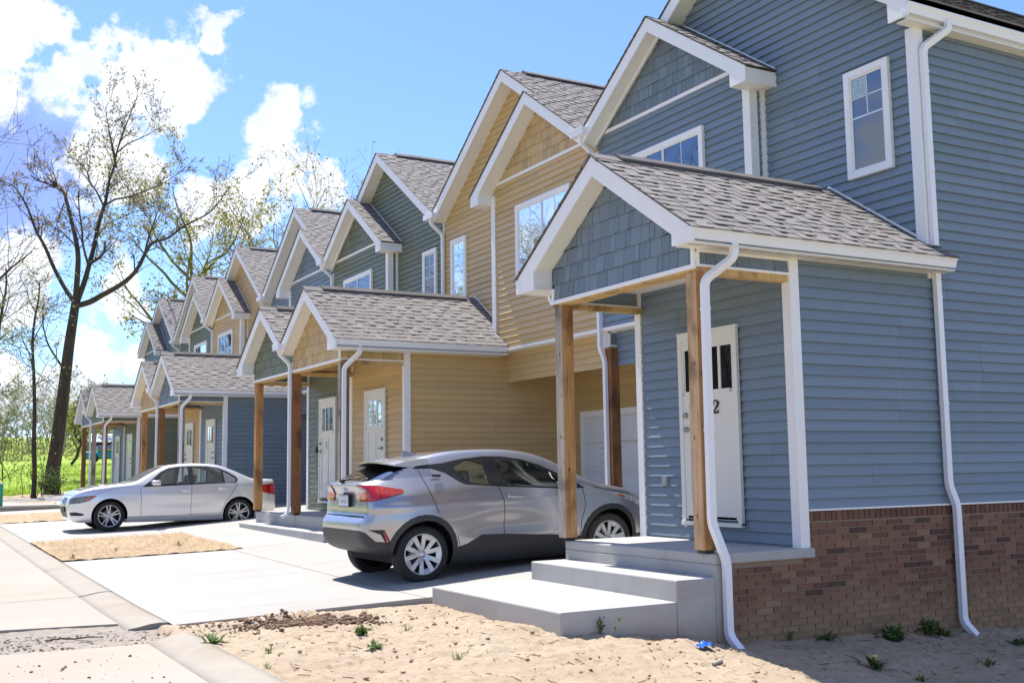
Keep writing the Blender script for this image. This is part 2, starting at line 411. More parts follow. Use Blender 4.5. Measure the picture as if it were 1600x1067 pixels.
def house(k):
    mir = k % 2 == 1; c = COLS[k]
    yy = (lambda y: (k + 1) * W - y) if mir else (lambda y: k * W + y)
    P = lambda x, y, z: (x, yy(y), z)
    sgn = -1 if mir else 1
    first = k == 0; last = k == 6
    root = tag(empty('townhouse', (0, k * W + W / 2, -.3)), HLAB[k], 'townhouse', 'attached townhouses in one row')
    SID, SHK = M['sid_' + c], M['shk_' + c]
    B = lambda name, mb, mats, par=root, bev=0: mb.build(name, mats, par, bev)
    yo = 0.0
    # ---- walls
    w = MB()
    Qm = lambda s, z, o: P(-o, s, z)                                   # main front
    lf = lambda z: max(0.0, MC - (MZ - .12 - z) / MM) if z > 5.2 else 0.0
    rf = lambda z: min(W, MC + (MZ - .12 - z) / MM) if z > 5.2 else W
    lap(w, Qm, 2.2, MZ - .2, lf, rf)
    if first:
        Qe = lambda s, z, o: P(s, -o, z)
        lap(w, Qe, .331, ZW, lambda z: 0.0, lambda z: XBACK)
    w.box(0.02, XBACK, .004, W - .004, 2.71, ZW - .02, 0, .5, P)       # core behind the boards
    w.box(XG + .02, XBACK, .004, W - .004, -.6, 2.71, 0, .5, P)
    w.prism([(0.004, ZW - .02), (W - .004, ZW - .02), (W - .004, 5.4), (MC, MZ - .2), (.004, 5.4)], .02, XBACK, P)
    B('wall', w, SID)
    # bay over the garage
    w = MB(); Qb = lambda s, z, o: P(XB - o, s, z)
    lap(w, Qb, 2.74, 5.56, lambda z: YB, lambda z: W)
    Qs = lambda s, z, o: P(s, YB - o, z)
    lap(w, Qs, 2.74, 5.3, lambda z: XB, lambda z: 0.0)
    w.box(XB, .03, YB + .001, W - .001, 2.72, 5.56, 0, .5, P)
    B('bay_wall', w, SID)
    # entry room
    w = MB(); Qv = lambda s, z, o: P(XV - o, s, z)
    lap(w, Qv, .0, 2.66, lambda z: 0.0, lambda z: VW)
    zlo = .331 if first else -.4
    if first:
        lap(w, lambda s, z, o: P(s, -o, z), zlo, ZS + .01, lambda z: XV, lambda z: 0.0)
        w.box(XV, 0, .001, .02, 0.33, 2.66, 0, .5, P)
    lap(w, lambda s, z, o: P(s, VW + o, z), -.4, 2.68, lambda z: XV, lambda z: XG)
    w.box(XV + .001, XG, .02, VW - .001, -.6, 2.66, 0, .5, P)
    B('entry_wall', w, SID)
    # recessed garage front
    w = MB(); lap(w, lambda s, z, o: P(XG - o, s, z), -.3, 2.69, lambda z: VW, lambda z: W); B('garage_wall', w, SID)
    # shakes in the gables
    w = MB()
    zl = lambda z: PRY - (PRZ - .19 - z) / PM; zr = lambda z: PRY + (PRZ - .19 - z) / PM
    shakes(w, lambda s, z, o: P(XP - .0 - o, s, z), 2.512, 3.62, lambda z: max(.012, zl(z)), lambda z: min(2.37, zr(z)), seed=k)
    w.box(XP, XP + .03, 0.0, 2.37, 2.50, 2.75, 0, .5, P); w.prism([(0.3, 2.74), (2.2, 2.74), (PRY, 3.55)], XP, XP + .03, P)
    B('porch_gable_shakes', w, SHK)
    w = MB()
    shakes(w, lambda s, z, o: P(XB - .014 - o, s, z), 5.622, 6.62,
           lambda z: max(YB, SY - (SZ - .17 - z) / MM), lambda z: min(W - .02, SY + (SZ - .17 - z) / MM), seed=k + 20)
    w.prism([(YB, 5.56), (W - .001, 5.56), (SY + .1, SZ - .2), (SY - .1, SZ - .2)], XB - .012, .0, P)
    B('bay_gable_shakes', w, SHK)
    # porch side infill (shakes over the side beams)
    w = MB()
    if first or True:
        if first:
            shakes(w, lambda s, z, o: P(s, -o, z), 2.512, 2.64, lambda z: XP + .0, lambda z: XV - .01, seed=k + 40)
        w.box(XP + .01, XV - .005, .012, .03, 2.47, 2.66, 0, .5, P)
        B('porch_side_shakes', w, SHK); w = MB()
        shakes(w, lambda s, z, o: P(s, 2.37 + o, z), 2.512, 2.66, lambda z: XP, lambda z: XV - .01, seed=k + 41)
        w.box(XP + .01, XV - .005, 2.345, 2.37, 2.47, 2.66, 0, .5, P)
    B('porch_side_shakes', w, SHK)
    # ---- trims
    def trim(name, *boxes):
        w = MB()
        for b in boxes: w.box(*b, 0, .5, P)
        return B(name, w, M['trim'])
    t = .032
    if first:
        trim('corner_trim', (-t, .0, .0, .092, 2.6, 5.25), (-t, .085, -t, -.0005, 2.6, 5.25))
        trim('corner_trim', (XV - t, XV, .0, .075, .0, 2.648), (XV - t, XV + .08, -t, -.0005, -.0, 2.648))
    else:
        trim('corner_trim', (XV - t, XV, .0, .06, .0, 2.648))
        if not mir: trim('corner_trim', (-t, 0, 0.0, .035, 2.7, 5.5))
    trim('corner_trim', (XV - t, XV, VW - .07, VW, -.0, 2.648), (XV - t, XV + .07, VW + .0005, VW + t, -.35, 2.648))
    trim('corner_trim', (XB - t, XB, YB, YB + .095, 2.72, 5.42), (XB - t, XB + .09, YB - t, YB - .0005, 2.72, 5.42))
    trim('corner_trim', (-.048, -.0, YB - .075, YB - .0, 2.72, 5.42))
    if not mir: trim('corner_trim', (XB - t, XB, W - .03, W + .03, 2.72, 5.36))
    trim('band_trim', (XB - .034, XB, YB + .1, W - .001, 5.575, 5.622))
    trim('base_trim', (XB - .034, XB, YB, W - .001, 2.70, 2.742), (XB, XB + .05, YB - .02, YB, 2.70, 2.742))
    if first: trim('base_trim', (XV + .09, XBACK, -.036, -.0, .327, .343))
    # porch beam trims
    trim('porch_trim', (XP - .03, XP, -.012, 2.382, 2.472, 2.512), (XP - .026, XP, -.01, .03, 2.512, 2.66), (XP - .026, XP, 2.34, 2.384, 2.512, 2.64),
         (XP, XV - .006, -.03, -.0, 2.49, 2.513), (XP + .0, XP + .03, -.026, .0, 2.513, 2.645), (XP, XV, -.024, 0, 2.622, 2.647),
         (XP + .05, XV - .02, 2.30, 2.344, 2.485, 2.51), (XV - .05, XV - .022, 2.30, 2.344, 2.51, 2.66), (XP, XV - .006, 2.372, 2.39, 2.49, 2.512))
    # ---- roofs
    sA = math.hypot(1, MM)
    yr0 = -.2 if first else 0.004
    w = MB()
    slope_deck(w, P, XMR + .012, XBACK, MC, MZ, yr0, main_z(yr0)); slope_deck(w, P, XMR + .012, XBACK, MC, MZ, W - .003, main_z(W - .003))
    shingles(w, P(XMR - .02, yr0, main_z(yr0)), (1, 0, 0), (0, sgn, MM), (XBACK - XMR) if k < 2 else 8, (MC - yr0) * sA, k * 7 + 1)
    shingles(w, P(XMR - .02, W - .003, main_z(W - .003)), (1, 0, 0), (0, -sgn, MM), (XBACK - XMR) if k < 2 else 8, (MC - .003) * sA, k * 7 + 2)
    for i in range(28):                                                # ridge vent and cap
        x = .15 + i * .3; w.prism([(MC - .13, MZ - .05), (MC - .13, MZ - .03), (MC, MZ + .055), (MC + .13, MZ - .03), (MC + .13, MZ - .05)], x, x + .297, P, 0, .22 + .2 * random.random())
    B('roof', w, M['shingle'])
    w = MB()
    slope_deck(w, P, XSR + .012, XMR + .01, SY, SZ, W - .003, small_z(W - .003)); slope_deck(w, P, XSR + .012, -.0, SY, SZ, SE, small_z(SE))
    shingles(w, P(XSR - .02, W - .003, small_z(W - .003)), (1, 0, 0), (0, -sgn, MM), XMR - XSR, (W - SY) * sA, k * 7 + 3)
    shingles(w, P(XSR - .02, SE - .02, small_z(SE - .02)), (1, 0, 0), (0, sgn, MM), -XSR + .02, (SY - SE + .02) * sA, k * 7 + 4)
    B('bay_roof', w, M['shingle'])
    w = MB(); pA = math.hypot(1, PM)
    y0 = PEO if first else .004; x1 = .115 if first else 0
    slope_deck(w, P, XPR + .012, -.002, PRY, PRZ, y0, porch_z(y0)); slope_deck(w, P, XPR + .012, -.002, PRY, PRZ, PEI, porch_z(PEI))
    if first:
        slope_deck(w, P, -.002, x1, -.03, porch_z(-.03), PEO, porch_z(PEO))
        shingles(w, P(-.004, PEO - .02, porch_z(PEO - .02)), (1, 0, 0), (0, sgn, PM), x1 + .02, .235 * pA, 990)
    shingles(w, P(XPR - .02, y0 - (.02 if first else 0), porch_z(y0 - (.02 if first else 0))), (1, 0, 0), (0, sgn, PM), -XPR + .018, (PRY - y0 + (.02 if first else 0)) * pA, k * 7 + 5)
    shingles(w, P(XPR - .02, PEI + .02, porch_z(PEI + .02)), (1, 0, 0), (0, -sgn, PM), -XPR + .018, (PEI + .02 - PRY) * pA, k * 7 + 6)
    for i in range(9):
        x = XPR + .30 + i * .30
        w.prism([(PRY - .11, PRZ - .045), (PRY - .11, PRZ - .02), (PRY, PRZ + .05), (PRY + .11, PRZ - .02), (PRY + .11, PRZ - .045)], x, x + .298, P, 0, .12 + .12 * random.random())
    for s in (-1, 1):
        for i in range(1): w.prism([(PRY, PRZ + .02), (PRY + s * .12, PRZ + .02 - .12 * PM), (PRY + s * .12, PRZ - .02 - .12 * PM), (PRY, PRZ - .0)], XPR - .02, -.01, P, 0, .45)
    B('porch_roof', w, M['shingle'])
    w = MB()                                                            # step flashing against the wall
    for s, ye in ((-1, .0 if first else .02), (1, YB if True else 0)):
        w.prism([(PRY, PRZ + .03), (PRY, PRZ + .055), (ye, porch_z(ye) + .045), (ye, porch_z(ye) + .02)], -.03, -.014, P)
    B('flashing', w, M['trim']); w = MB()
    w.prism([(SE, small_z(SE) + .015), (SE, small_z(SE) + .035), (SY - .2, SZ - .2 * MM + .035), (SY - .2, SZ - .2 * MM + .015)], -.03, -.016, P)
    w.f and B('flashing', w, M['trim'])
    # ---- rake boards, eave boxes, soffits
    def gable(xr, xw, y_r, z_r, m, yl, yr, boxl, boxr, soffdepth=.215):
        """sloped fascia at x=xr; yl<y_r<yr; box = (inner y, bottom z) or None"""
        w = MB(); so = MB(); h = .215
        zf = lambda y: z_r - m * abs(y - y_r)
        for ye, bx in ((yl, boxl), (yr, boxr)):
            d = 1 if ye > y_r else -1
            if bx:
                yi, zb = bx
                poly = [(y_r, z_r - .02), (ye, zf(ye) - .02), (ye, zb), (yi, zb), (yi, zf(yi) - h)]
                if zf(yi) - h < zb + .01: poly = [(y_r, z_r - .02), (ye, zf(ye) - .02), (ye, zb), (yi, zb)]
                poly.append((y_r, z_r - h))
            else:
                poly = [(y_r, z_r - .02), (ye, zf(ye) - .02), (ye, zf(ye) - h), (y_r, z_r - h)]
            w.prism(poly, xr, xr + .026, P)
            yi2 = bx[0] if bx else ye
            so.prism([(y_r, z_r - .175), (yi2, zf(yi2) - .175), (yi2, zf(yi2) - .19), (y_r, z_r - .19)], xr + .026, xw - .002, P)
            # vent / panel joints in the sloped soffit
            L = abs(yi2 - y_r); n = max(2, int(L / .26))
            for i in range(1, n):
                y = y_r + d * L * i / n
                so.prism([(y, zf(y) - .190), (y + d * .007, zf(y + d * .007) - .190), (y + d * .007, zf(y + d * .007) - .1935), (y, zf(y) - .1935)], xr + .03, xw - .004, P)
        return w, so
    # porch
    if first: bl = (.02, 2.655)
    else: bl = None
    w, so = gable(XPR, XP, PRY, PRZ, PM, PEO if first else .003, PEI, bl, (2.40, 2.625))
    w.box(XPR + .026, XP, 2.40, 2.42, 2.627, 2.87, 0, .5, P)
    B('porch_rake', w, M['trim'])
    if first:
        so.box(XPR + .026, .09, PEO + .012, 0.0, ZS + .002, ZS + .014, 0, .5, P)
        for i in range(13): so.box(XPR + .2 + i * .26, XPR + .206 + i * .26, PEO + .014, 0, ZS - .001, ZS + .002, 0, .5, P)
    so.box(XPR + .026, XB if True else 0, 2.39, PEI - .012, ZS - .012, ZS + .01, 0, .5, P)
    B('porch_soffit', so, M['soffit']); so = MB()
    so.box(XP + .03, XV, .03, 2.34, 2.655, 2.665, 0, .5, P)            # porch ceiling
    B('porch_ceiling', so, M['soffit'])
    # small gable
    w, so = gable(XSR, XB, SY, SZ, MM, SE, W - .003, (2.315, 5.262), None)
    w.box(XSR + .026, -.005, SE, SE + .022, 5.262, small_z(SE) - .015, 0, .5, P); w.box(XSR + .026, XB, 2.30, 2.322, 5.264, 5.50, 0, .5, P)
    B('bay_rake', w, M['trim'])
    so.box(XSR + .026, -.004, SE + .022, YB - .0, 5.275, 5.285, 0, .5, P)
    B('bay_soffit', so, M['soffit']); so = MB()
    so.box(XB, XG, YB - .02, W - .001, 2.69, 2.705, 0, .5, P)          # soffit under the bay
    B('bay_underside', so, M['soffit'])
    w, so = gable(XMR, 0, MC, MZ, MM, -.16 if first else .003, W - .003, (.09, 5.275) if first else None, None)
    B('main_rake', w, M['trim'])
    if first:
        so.box(XMR + .026, XBACK, -.15, .0, ZW + .0, ZW + .012, 0, .5, P)
    B('main_soffit', so, M['soffit'])
    # ---- gutters
    def gutter(x0, x1, ye, zt, name='gutter', d=1):
        w = MB(); prof = [(ye, zt - .10), (ye - d * .012, zt - .10), (ye - d * .06, zt - .105), (ye - d * .075, zt - .05), (ye - d * .095, zt - .02), (ye - d * .095, zt), (ye - d * .085, zt), (ye - d * .06, zt - .012), (ye, zt - .012)]
        w.prism(prof, x0, x1, P); w.box(x0 + .002, x1 - .06, ye, ye + d * .018, zt - .14, zt + .004, 0, .5, P)
        return B(name, w, M['spout'])
    if first:
        gutter(XPR - .005, .125, PEO + .085, 2.785)
        gutter(XMR - .005, XBACK, -.10, 5.412)
    gutter(XPR - .005, XB - .02, PEI - .085, 2.785, d=-1)
    # valley boxes and spouts at shared boundaries
    SP = M['spout']
    def spout(pts, side=(1, 0, 0), w_=.062, d_=.048):
        pts = [Vector(p) for p in pts]; rp = [pts[0]]
        for p, c_, n_ in zip(pts, pts[1:], pts[2:]):                    # swept elbows
            r_ = min(.06, (c_ - p).length * .45, (n_ - c_).length * .45); a_ = c_ + (p - c_).normalized() * r_; b_ = c_ + (n_ - c_).normalized() * r_
            for f in (0, .25, .5, .75, 1): rp.append(a_ * (1 - f) ** 2 + c_ * 2 * f * (1 - f) + b_ * f * f)
        rp.append(pts[-1]); w = MB(); w.rect_tube(rp, w_, d_, side); o = B('downspout', w, SP)
        for p, q in zip(pts, pts[1:]):
            if abs(p.x - q.x) + abs(p.y - q.y) < .03 and (p - q).length > 1.2:
                for f in (.12, .62):
                    c_ = p.lerp(q, f); sx_, sy_ = (w_ + .006, d_ + .006) if side[0] else (d_ + .006, w_ + .006)
                    st = MB(); st.box(c_.x - sx_ / 2, c_.x + sx_ / 2, c_.y - sy_ / 2, c_.y + sy_ / 2, c_.z - .014, c_.z + .014); B('strap', st, SP, o)
        return o
    if not mir:                                                         # bay valley with the next house, at y=W
        if not last:
            w = MB(); w.box(XSR - .09, XSR + .12, W - .17, W + .17, 5.555, 5.655, 0, .5, P); w.box(XSR - .10, XSR - .085, W - .175, W + .175, 5.64, 5.662, 0, .5, P); B('valley_gutter', w, SP)
            spout([P(XSR - .02, W, 5.56), P(XSR - .02, W, 5.48), P(XB - .06, W, 5.28), P(XB - .06, W, 2.46), P(XB + .02, W, 2.28), P(XB + .02, W, -.2)], (0, 1, 0))
        # party post and wrapped beam under the bays
        w = MB(); w.box(XB + .055, XB + .20, W - .10, W + .04, -.25, 2.455, 0, .5, P); B('party_post', w, M['postdark'])
        w = MB(); w.box(XB + .06, XG, W - .075, W + .06, 2.455, 2.48, 0, .5, P); w.box(XB + .06, XG, W - .06, W + .05, 2.48, 2.69, 1, .5, P)
        w.box(XB + .05, XG, W - .08, W - .06, 2.475, 2.50, 2, .5, P); w.box(XB + .05, XB + .08, W - .08, W - .06, 2.50, 2.69, 2, .5, P); w.box(XB + .03, XB + .06, W - .06, W + .05, 2.46, 2.69, 2, .5, P); w.box(XB + .05, XG, W - .08, W - .06, 2.67, 2.69, 2, .5, P)
        B('party_beam', w, [M['beam'], M['shk_' + c], M['trim']])
    else:                                                               # porch and main valley with the next house, at y=0 (mirrored)
        w = MB(); w.box(XMR - .10, XMR + .10, -.20, .20, 5.50, 5.60, 0, .5, P); B('valley_gutter', w, SP)
        spout([P(XMR - .03, 0, 5.51), P(XMR - .03, 0, 5.42), P(-.06, 0, 5.22), P(-.06, 0, 2.9)], (0, 1, 0))
        w = MB(); w.box(XPR - .09, XPR + .12, -.17, .17, 2.865, 2.965, 0, .5, P); w.box(XPR - .10, XPR - .085, -.175, .175, 2.95, 2.972, 0, .5, P); B('valley_gutter', w, SP)
        spout([P(XPR - .02, 0, 2.87), P(XPR - .02, 0, 2.80), P(XP - .06, 0, 2.62), P(XP - .06, 0, .12), P(XP - .10, 0, .0), P(XP - .19, 0, -.03)], (0, 1, 0))
    if first:
        spout([P(-2.74, -.215, 2.69), P(-2.74, -.215, 2.56), P(-2.965, -.075, 2.36), P(-2.975, -.075, .26), P(-2.865, -.115, -.06), P(-2.865, -.115, -.68), P(-2.85, -.24, -.79)], (1, 0, 0), .068, .05)
        spout([P(.33, -.16, 5.33), P(.33, -.16, 5.24), P(.045, -.064, 5.02), P(.045, -.064, 2.93)], (1, 0, 0), .072, .05)
        spout([P(.045, -.064, 2.66), P(.045, -.064, .52), P(.115, -.085, .33), P(.115, -.085, -.80), P(.13, -.22, -.93)], (1, 0, 0), .072, .05)
    else:
        spout([P(-2.80, 2.745, 2.69), P(-2.80, 2.745, 2.58), P(-2.93, 2.42, 2.42)], (1, 0, 0)) if False else None
    if mir or True:                                                     # corner spout on the porch's inner front post
        if mir: spout([P(-2.82, 2.73, 2.69), P(-2.82, 2.73, 2.58), P(-2.97, 2.44, 2.36), P(-2.975, 2.44, .10), P(-3.03, 2.46, -.12)], (1, 0, 0), .062, .048)
        else: spout([P(-2.82, 2.73, 2.69), P(-2.82, 2.73, 2.60), P(-2.86, 2.60, 2.52)], (1, 0, 0), .062, .048)
    # ---- porch posts, beams
    ps = .142
    def post(x, y, mat, wf=None):
        wf = wf or mat
        w = MB(); w.box(x, x + ps, y, y + ps, .03, 2.452, 0, .5, P); w.m[0] = 1; po = B('porch_post', w, [mat, wf], root, .006)
        w = MB(); w.box(x + .02, x + ps - .02, y + .02, y + ps - .02, .0, .03, 0, .5, P); B('post_base', w, M['black'], po)
    mats = ['post', 'post', 'postdark', 'post', 'postdark', 'postgrey', 'postdark']
    if first: post(XP, 0.0, M['post'], M['postpale'])
    elif mir: post(XP, .0 - ps / 2, M[['', 'postdark', '', 'postdark', '', 'postgrey'][k]])
    post(XP, 2.37 - ps, M[['post', 'postdark', 'post', 'postgrey', 'post', 'postdark', 'postdark'][k]], M['postgrey'] if k in (0, 1) else None)
    w = MB()
    w.box(XP - .012, XP + .06, -.008, 2.378, 2.455, 2.474, 0, .5, P); w.box(XP + .002, XP + .14, .0, 2.37, 2.40 if False else 2.452, 2.50, 0, .5, P)
    w.box(XP + .10, XV - .005, -.002, .09, 2.43, 2.49, 0, .5, P); w.box(XP + .10, XV - .005, 2.28, 2.372, 2.43, 2.485, 0, .5, P)
    B('porch_beam', w, M['beam'])
    # ---- windows
    def window(y0, y1, z0, z1, xw, wide):
        o = MB(); fw = .075; x0 = xw - .048
        o.box(x0, xw, y0, y1, z1 - fw, z1, 0, .5, P); o.box(x0, xw, y0, y1, z0, z0 + fw * .95, 0, .5, P)
        o.box(x0, xw, y0, y0 + fw, z0 + fw * .95, z1 - fw, 0, .5, P); o.box(x0, xw, y1 - fw, y1, z0 + fw * .95, z1 - fw, 0, .5, P)
        a, b, cz, d = y0 + fw, y1 - fw, z0 + fw * .95, z1 - fw
        # inner sash
        f2 = .022; x2 = xw - .034
        o.box(x2, xw, a, b, d - f2, d, 0, .5, P); o.box(x2, xw, a, b, cz, cz + f2, 0, .5, P); o.box(x2, xw, a, a + f2, cz + f2, d - f2, 0, .5, P); o.box(x2, xw, b - f2, b, cz + f2, d - f2, 0, .5, P)
        fr = B('window', o, M['trim'])
        g = MB(); g.box(xw - .024, xw - .016, a + f2, b - f2, cz + f2, d - f2, 0, .5, P); B('pane', g, M['pane'], fr)
        mu = MB(); xm = xw - .0275
        if wide:
            mid = (a + b) / 2; mu.box(xw - .036, xw - .0, mid - .02, mid + .02, cz, d, 0, .5, P)
            for s0, s1 in ((a, mid), (mid, b)):
                mu.box(xm, xw - .024, (s0 + s1) / 2 - .006, (s0 + s1) / 2 + .006, cz, d, 0, .5, P)
                mu.box(xm, xw - .024, s0, s1, cz + (d - cz) * .52 - .006, cz + (d - cz) * .52 + .006, 0, .5, P)
        else:
            zm = cz + (d - cz) * .56
            mu.box(xm, xw - .0235, a, b, zm - .009, zm + .009, 0, .5, P)
            mu.box(xm, xw - .0237, (a + b) / 2 - .006, (a + b) / 2 + .006, zm, d, 0, .5, P)
            mu.box(xm, xw - .024, a, b, zm + (d - zm) * .47 - .006, zm + (d - zm) * .47 + .006, 0, .5, P)
        B('muntin', mu, M['muntin'], fr)
        if first and not wide:
            st = MB(); m_ = (a + b) / 2; zs = zm + (d - zm) * .47
            st.box(xw - .0255, xw - .0242, m_ + .012, b - f2 - .004, zs + .012, d - f2 - .004, 0, .5, P)
            for (p, q, r_, s) in ((.15, .5, .55, .85), (.55, .9, .62, .9), (.1, .9, .2, .23), (.1, .8, .3, .33), (.1, .85, .4, .43)):
                yA = m_ + .012; L = b - f2 - .004 - yA; zA = zs + .012; H = d - f2 - .004 - zA
                X = lambda f: yA + L * f
                Zz = lambda f: zA + H * f
                e = .004
                if s - r_ < .05: st.box(xw - .0262, xw - .0256, X(p), X(q), Zz(r_), Zz(r_) + e, 1, .5, P)
                else:
                    for bb in ((X(p), X(q), Zz(r_), Zz(r_) + e), (X(p), X(q), Zz(s) - e, Zz(s)), (X(p), X(p) + e, Zz(r_) + e, Zz(s) - e), (X(q) - e, X(q), Zz(r_) + e, Zz(s) - e)):
                        st.box(xw - .0262, xw - .0256, *bb, 1, .5, P)
            B('sticker', st, [M['sticker'], M['stickline']], fr)
    window(.325, .945, 3.84, 5.044, -.012, False)
    window(3.16, 4.84, 3.88, 5.075, XB - .012, True)
    # ---- entrance door
    xd = XV - .024; y0, y1, z0, z1 = .716, 1.635, .172, 2.112
    w = MB(); cw = .075
    w.box(xd - .034, xd, y0, y1, z1 - cw, z1, 0, .5, P); w.box(xd - .036, xd, y0 - .012, y1 + .012, z1 - .006, z1 + .012, 0, .5, P); w.box(xd - .034, xd, y0, y0 + .06, z0, z1 - cw, 0, .5, P); w.box(xd - .034, xd, y1 - .06, y1, z0, z1 - cw, 0, .5, P)
    w.box(xd - .05, xd, y0 + .0, y1, z0 - .02, z0 + .02, 0, .5, P)
    cas = None
    a, b, cz, d = y0 + .06, y1 - .06, z0 + .045, z1 - cw
    dm = MB(); xl = xd - .012
    dm.box(xl, xd, a, b, cz, d, 0, .5, P)
    # craftsman door: three lights with a shelf, two tall recessed planks
    gz0, gz1 = d - .51, d - .125; ga, gb = a + .10, b - .10
    xs = xl - .012
    dm.box(xs, xl, a, b, d - .10, d, 0, .5, P); sw = .022 if k == 0 else .095; dm.box(xs, xl, a, a + .095, cz, gz0 - .06, 0, .5, P); dm.box(xs, xl, b - .095, b, cz, gz0 - .06, 0, .5, P); dm.box(xs, xl, a, a + sw, gz0 - .02, d - .10, 0, .5, P); dm.box(xs, xl, b - sw, b, gz0 - .02, d - .10, 0, .5, P)
    dm.box(xs - .012, xl, a + .06, b - .06, gz0 - .06, gz0 - .02, 0, .5, P); dm.box(xs, xl, a + .095, b - .095, gz0 - .14, gz0 - .06, 0, .5, P)
    dm.box(xs, xl, a + .095, b - .095, cz, cz + .16, 0, .5, P); mid = (a + b) / 2
    dm.box(xs, xl, mid - .045, mid + .045, cz + .16, gz0 - .14, 0, .5, P)
    npn = 4 if k == 0 else 3
    if k == 0: ga, gb = a + .022, b - .022; 
    for i in range(1, npn):
        yy_ = ga + (gb - ga) * i / npn; dm.box(xs - .002, xl, yy_ - .018, yy_ + .018, gz0 - .02, d - .10, 0, .5, P)
    door = B('door', dm, M['door'])
    B('door_casing', w, M['door'], door)
    s_ = MB(); s_.box(xs + .0, xs + .008, a + .03, b - .03, cz + .004, cz + .028, 0, .5, P); B('door_sweep', s_, M['black'], door)
    g = MB()
    for i in range(npn):
        g.box(xl - .004, xl - .001, ga + (gb - ga) * i / npn + .018, ga + (gb - ga) * (i + 1) / npn - .018, gz0 - .02, d - .10, 0, .5, P)
    B('door_glass', g, M['dglass'], door)
    hd = MB(); hy = b - .05
    for hz in (.98, 1.14):
        z = cz + hz * .92; hd.lathe([(.0, .034), (.024, .034), (.028, .02), (.028, 0)], P(xs, hy, z), (-1, 0, 0), 12)
    hd.tube([P(xs - .03, hy, cz + .90), P(xs - .045, hy - .1 * 1, cz + .90)], .009, 6); B('handle', hd, M['nickel'], door)
    if k in (0, 2):
        nm = MB(); zc = gz0 - (.195 if k == 0 else .29); yc = mid - .115 if k == 0 else mid + .03
        if k == 0:      # serif numeral 2 (street reads it from the left: +y is left)
            S = .118
            pts = [(-.30, .27), (-.26, .38), (-.12, .47), (.06, .47), (.22, .38), (.26, .24), (.18, .08), (.0, -.10), (-.22, -.32), (-.30, -.44)]
            wd = [.05, .05, .05, .07, .10, .115, .10, .07, .05, .03]
            stroke(nm, [P(xs - .004, yc - u * S * 1.15, zc + v * S * 1.15) for u, v in pts], [q * S for q in wd], (-1, 0, 0), .006)
            stroke(nm, [P(xs - .004, yc - u * S * 1.15, zc + v * S * 1.15) for u, v in [(-.30, -.43), (.0, -.41), (.22, -.43), (.31, -.24)]], [.07 * S, .085 * S, .08 * S, .02 * S], (-1, 0, 0), .006)
            nm.lathe([(0, .006), (.012, .006), (.012, 0)], P(xs, yc + .26 * S * 1.15, zc + .24 * S * 1.15), (-1, 0, 0), 10)
        else:
            S = .15; stroke(nm, [P(xs - .004, yc - u * S, zc + v * S) for u, v in [(0, .45), (0, -.42)]], [.07 * S, .07 * S], (-1, 0, 0), .006)
            stroke(nm, [P(xs - .004, yc - u * S, zc + v * S) for u, v in [(-.16, .3), (0, .42)]], [.03 * S, .05 * S], (-1, 0, 0), .006)
            stroke(nm, [P(xs - .004, yc - u * S, zc + v * S) for u, v in [(-.18, -.44), (.18, -.44)]], [.035 * S, .035 * S], (-1, 0, 0), .006)
        B('house_number', nm, M['black'], door)
    if first:
        w = MB(); w.box(XV - .045, XV - .01, 1.90, 1.985, .545, .64, 0, .5, P); w.box(XV - .05, XV - .045, 1.905, 1.98, .55, .635, 0, .5, P); B('outlet_cover', w, simple('outlet_grey', (.30, .31, .32), .4))
    if k == 2:
        w = MB(); w.box(XV - .045, XV - .01, 1.80, 1.84, 1.10, 1.22, 0, .5, P); B('doorbell', w, M['black'])
    # ---- garage door
    gy0, gy1, gzt = 2.85, 5.05, 1.60
    w = MB(); x0 = XG - .035
    w.box(x0, XG, gy0 - .1, gy1 + .1, gzt, gzt + .10, 0, .5, P); w.box(x0, XG, gy0 - .1, gy0, -.3, gzt, 0, .5, P); w.box(x0, XG, gy1, gy1 + .1, -.3, gzt, 0, .5, P)
    g = MB()
    for i in range(4):
        za = -.22 + i * .455; g.box(XG - .022, XG - .0155, gy0, gy1, za, za + .45, 0, .5, P)
        for j in range(4):
            ya = gy0 + .07 + j * (gy1 - gy0 - .05) / 4; g.box(XG - .028, XG - .022, ya, ya + .44, za + .07, za + .38, 0, .5, P)
    gd = B('garage_door', g, M['gdoor']); B('garage_casing', w, M['trim'], gd)
    # ---- brick base and concrete
    if first:
        bk = MB(); mo = MB()
        mo.box(-2.765, XV, -.012, .3, -1.1, -.09, 0, .5, P); mo.box(XV + .0, XBACK, -.012, .02, -1.1, .326, 0, .5, P)
        rg = random.Random(3); ch = .0595; z = .326 - .098
        x = XV + .012
        while x < XBACK:
            wdt = .059; bk.box(x, x + wdt, -.022, 0, .326 - .092, .326 - .004, 0, min(1, max(.14, rg.gauss(.30, .16))), P); x += .0715
        i = 0
        while z > -1.1:
            z -= ch
            x = (XV + .012) if z + ch > -.088 else -2.762
            off = .0 if i % 2 else .098; first_b = True
            while x < XBACK:
                wd_ = .186 if not (first_b and off) else off - .01
                t = rg.gauss(.52, .27) if rg.random() > .07 else .02
                bk.box(x, min(XBACK, x + wd_), -.022 + rg.uniform(-.002, .002), 0, z, z + ch - .0115, 0, min(1, max(0, t)), P)
                x += wd_ + .011; first_b = False
            i += 1
        fd = B('foundation', bk, M['brick']); B('mortar', mo, M['mortar'], fd)
        # corner return of the brick at the entry room
        w = MB(); e = .07; ye = 2.33
        w.box(XP + .05 - .0, -1.79, -e, ye, -.088, 0, 0, .5, P); w.box(XP + .05, -2.768, -e + .004, ye - .004, -1.1, -.088, 0, .5, P); B('porch_slab', w, M['concrete'], root, .012)
        w = MB(); w.box(-3.365, XP + .049, -e + .002, ye, -1.1, -.192, 0, .5, P); B('step', w, M['concrete'], root, .012)
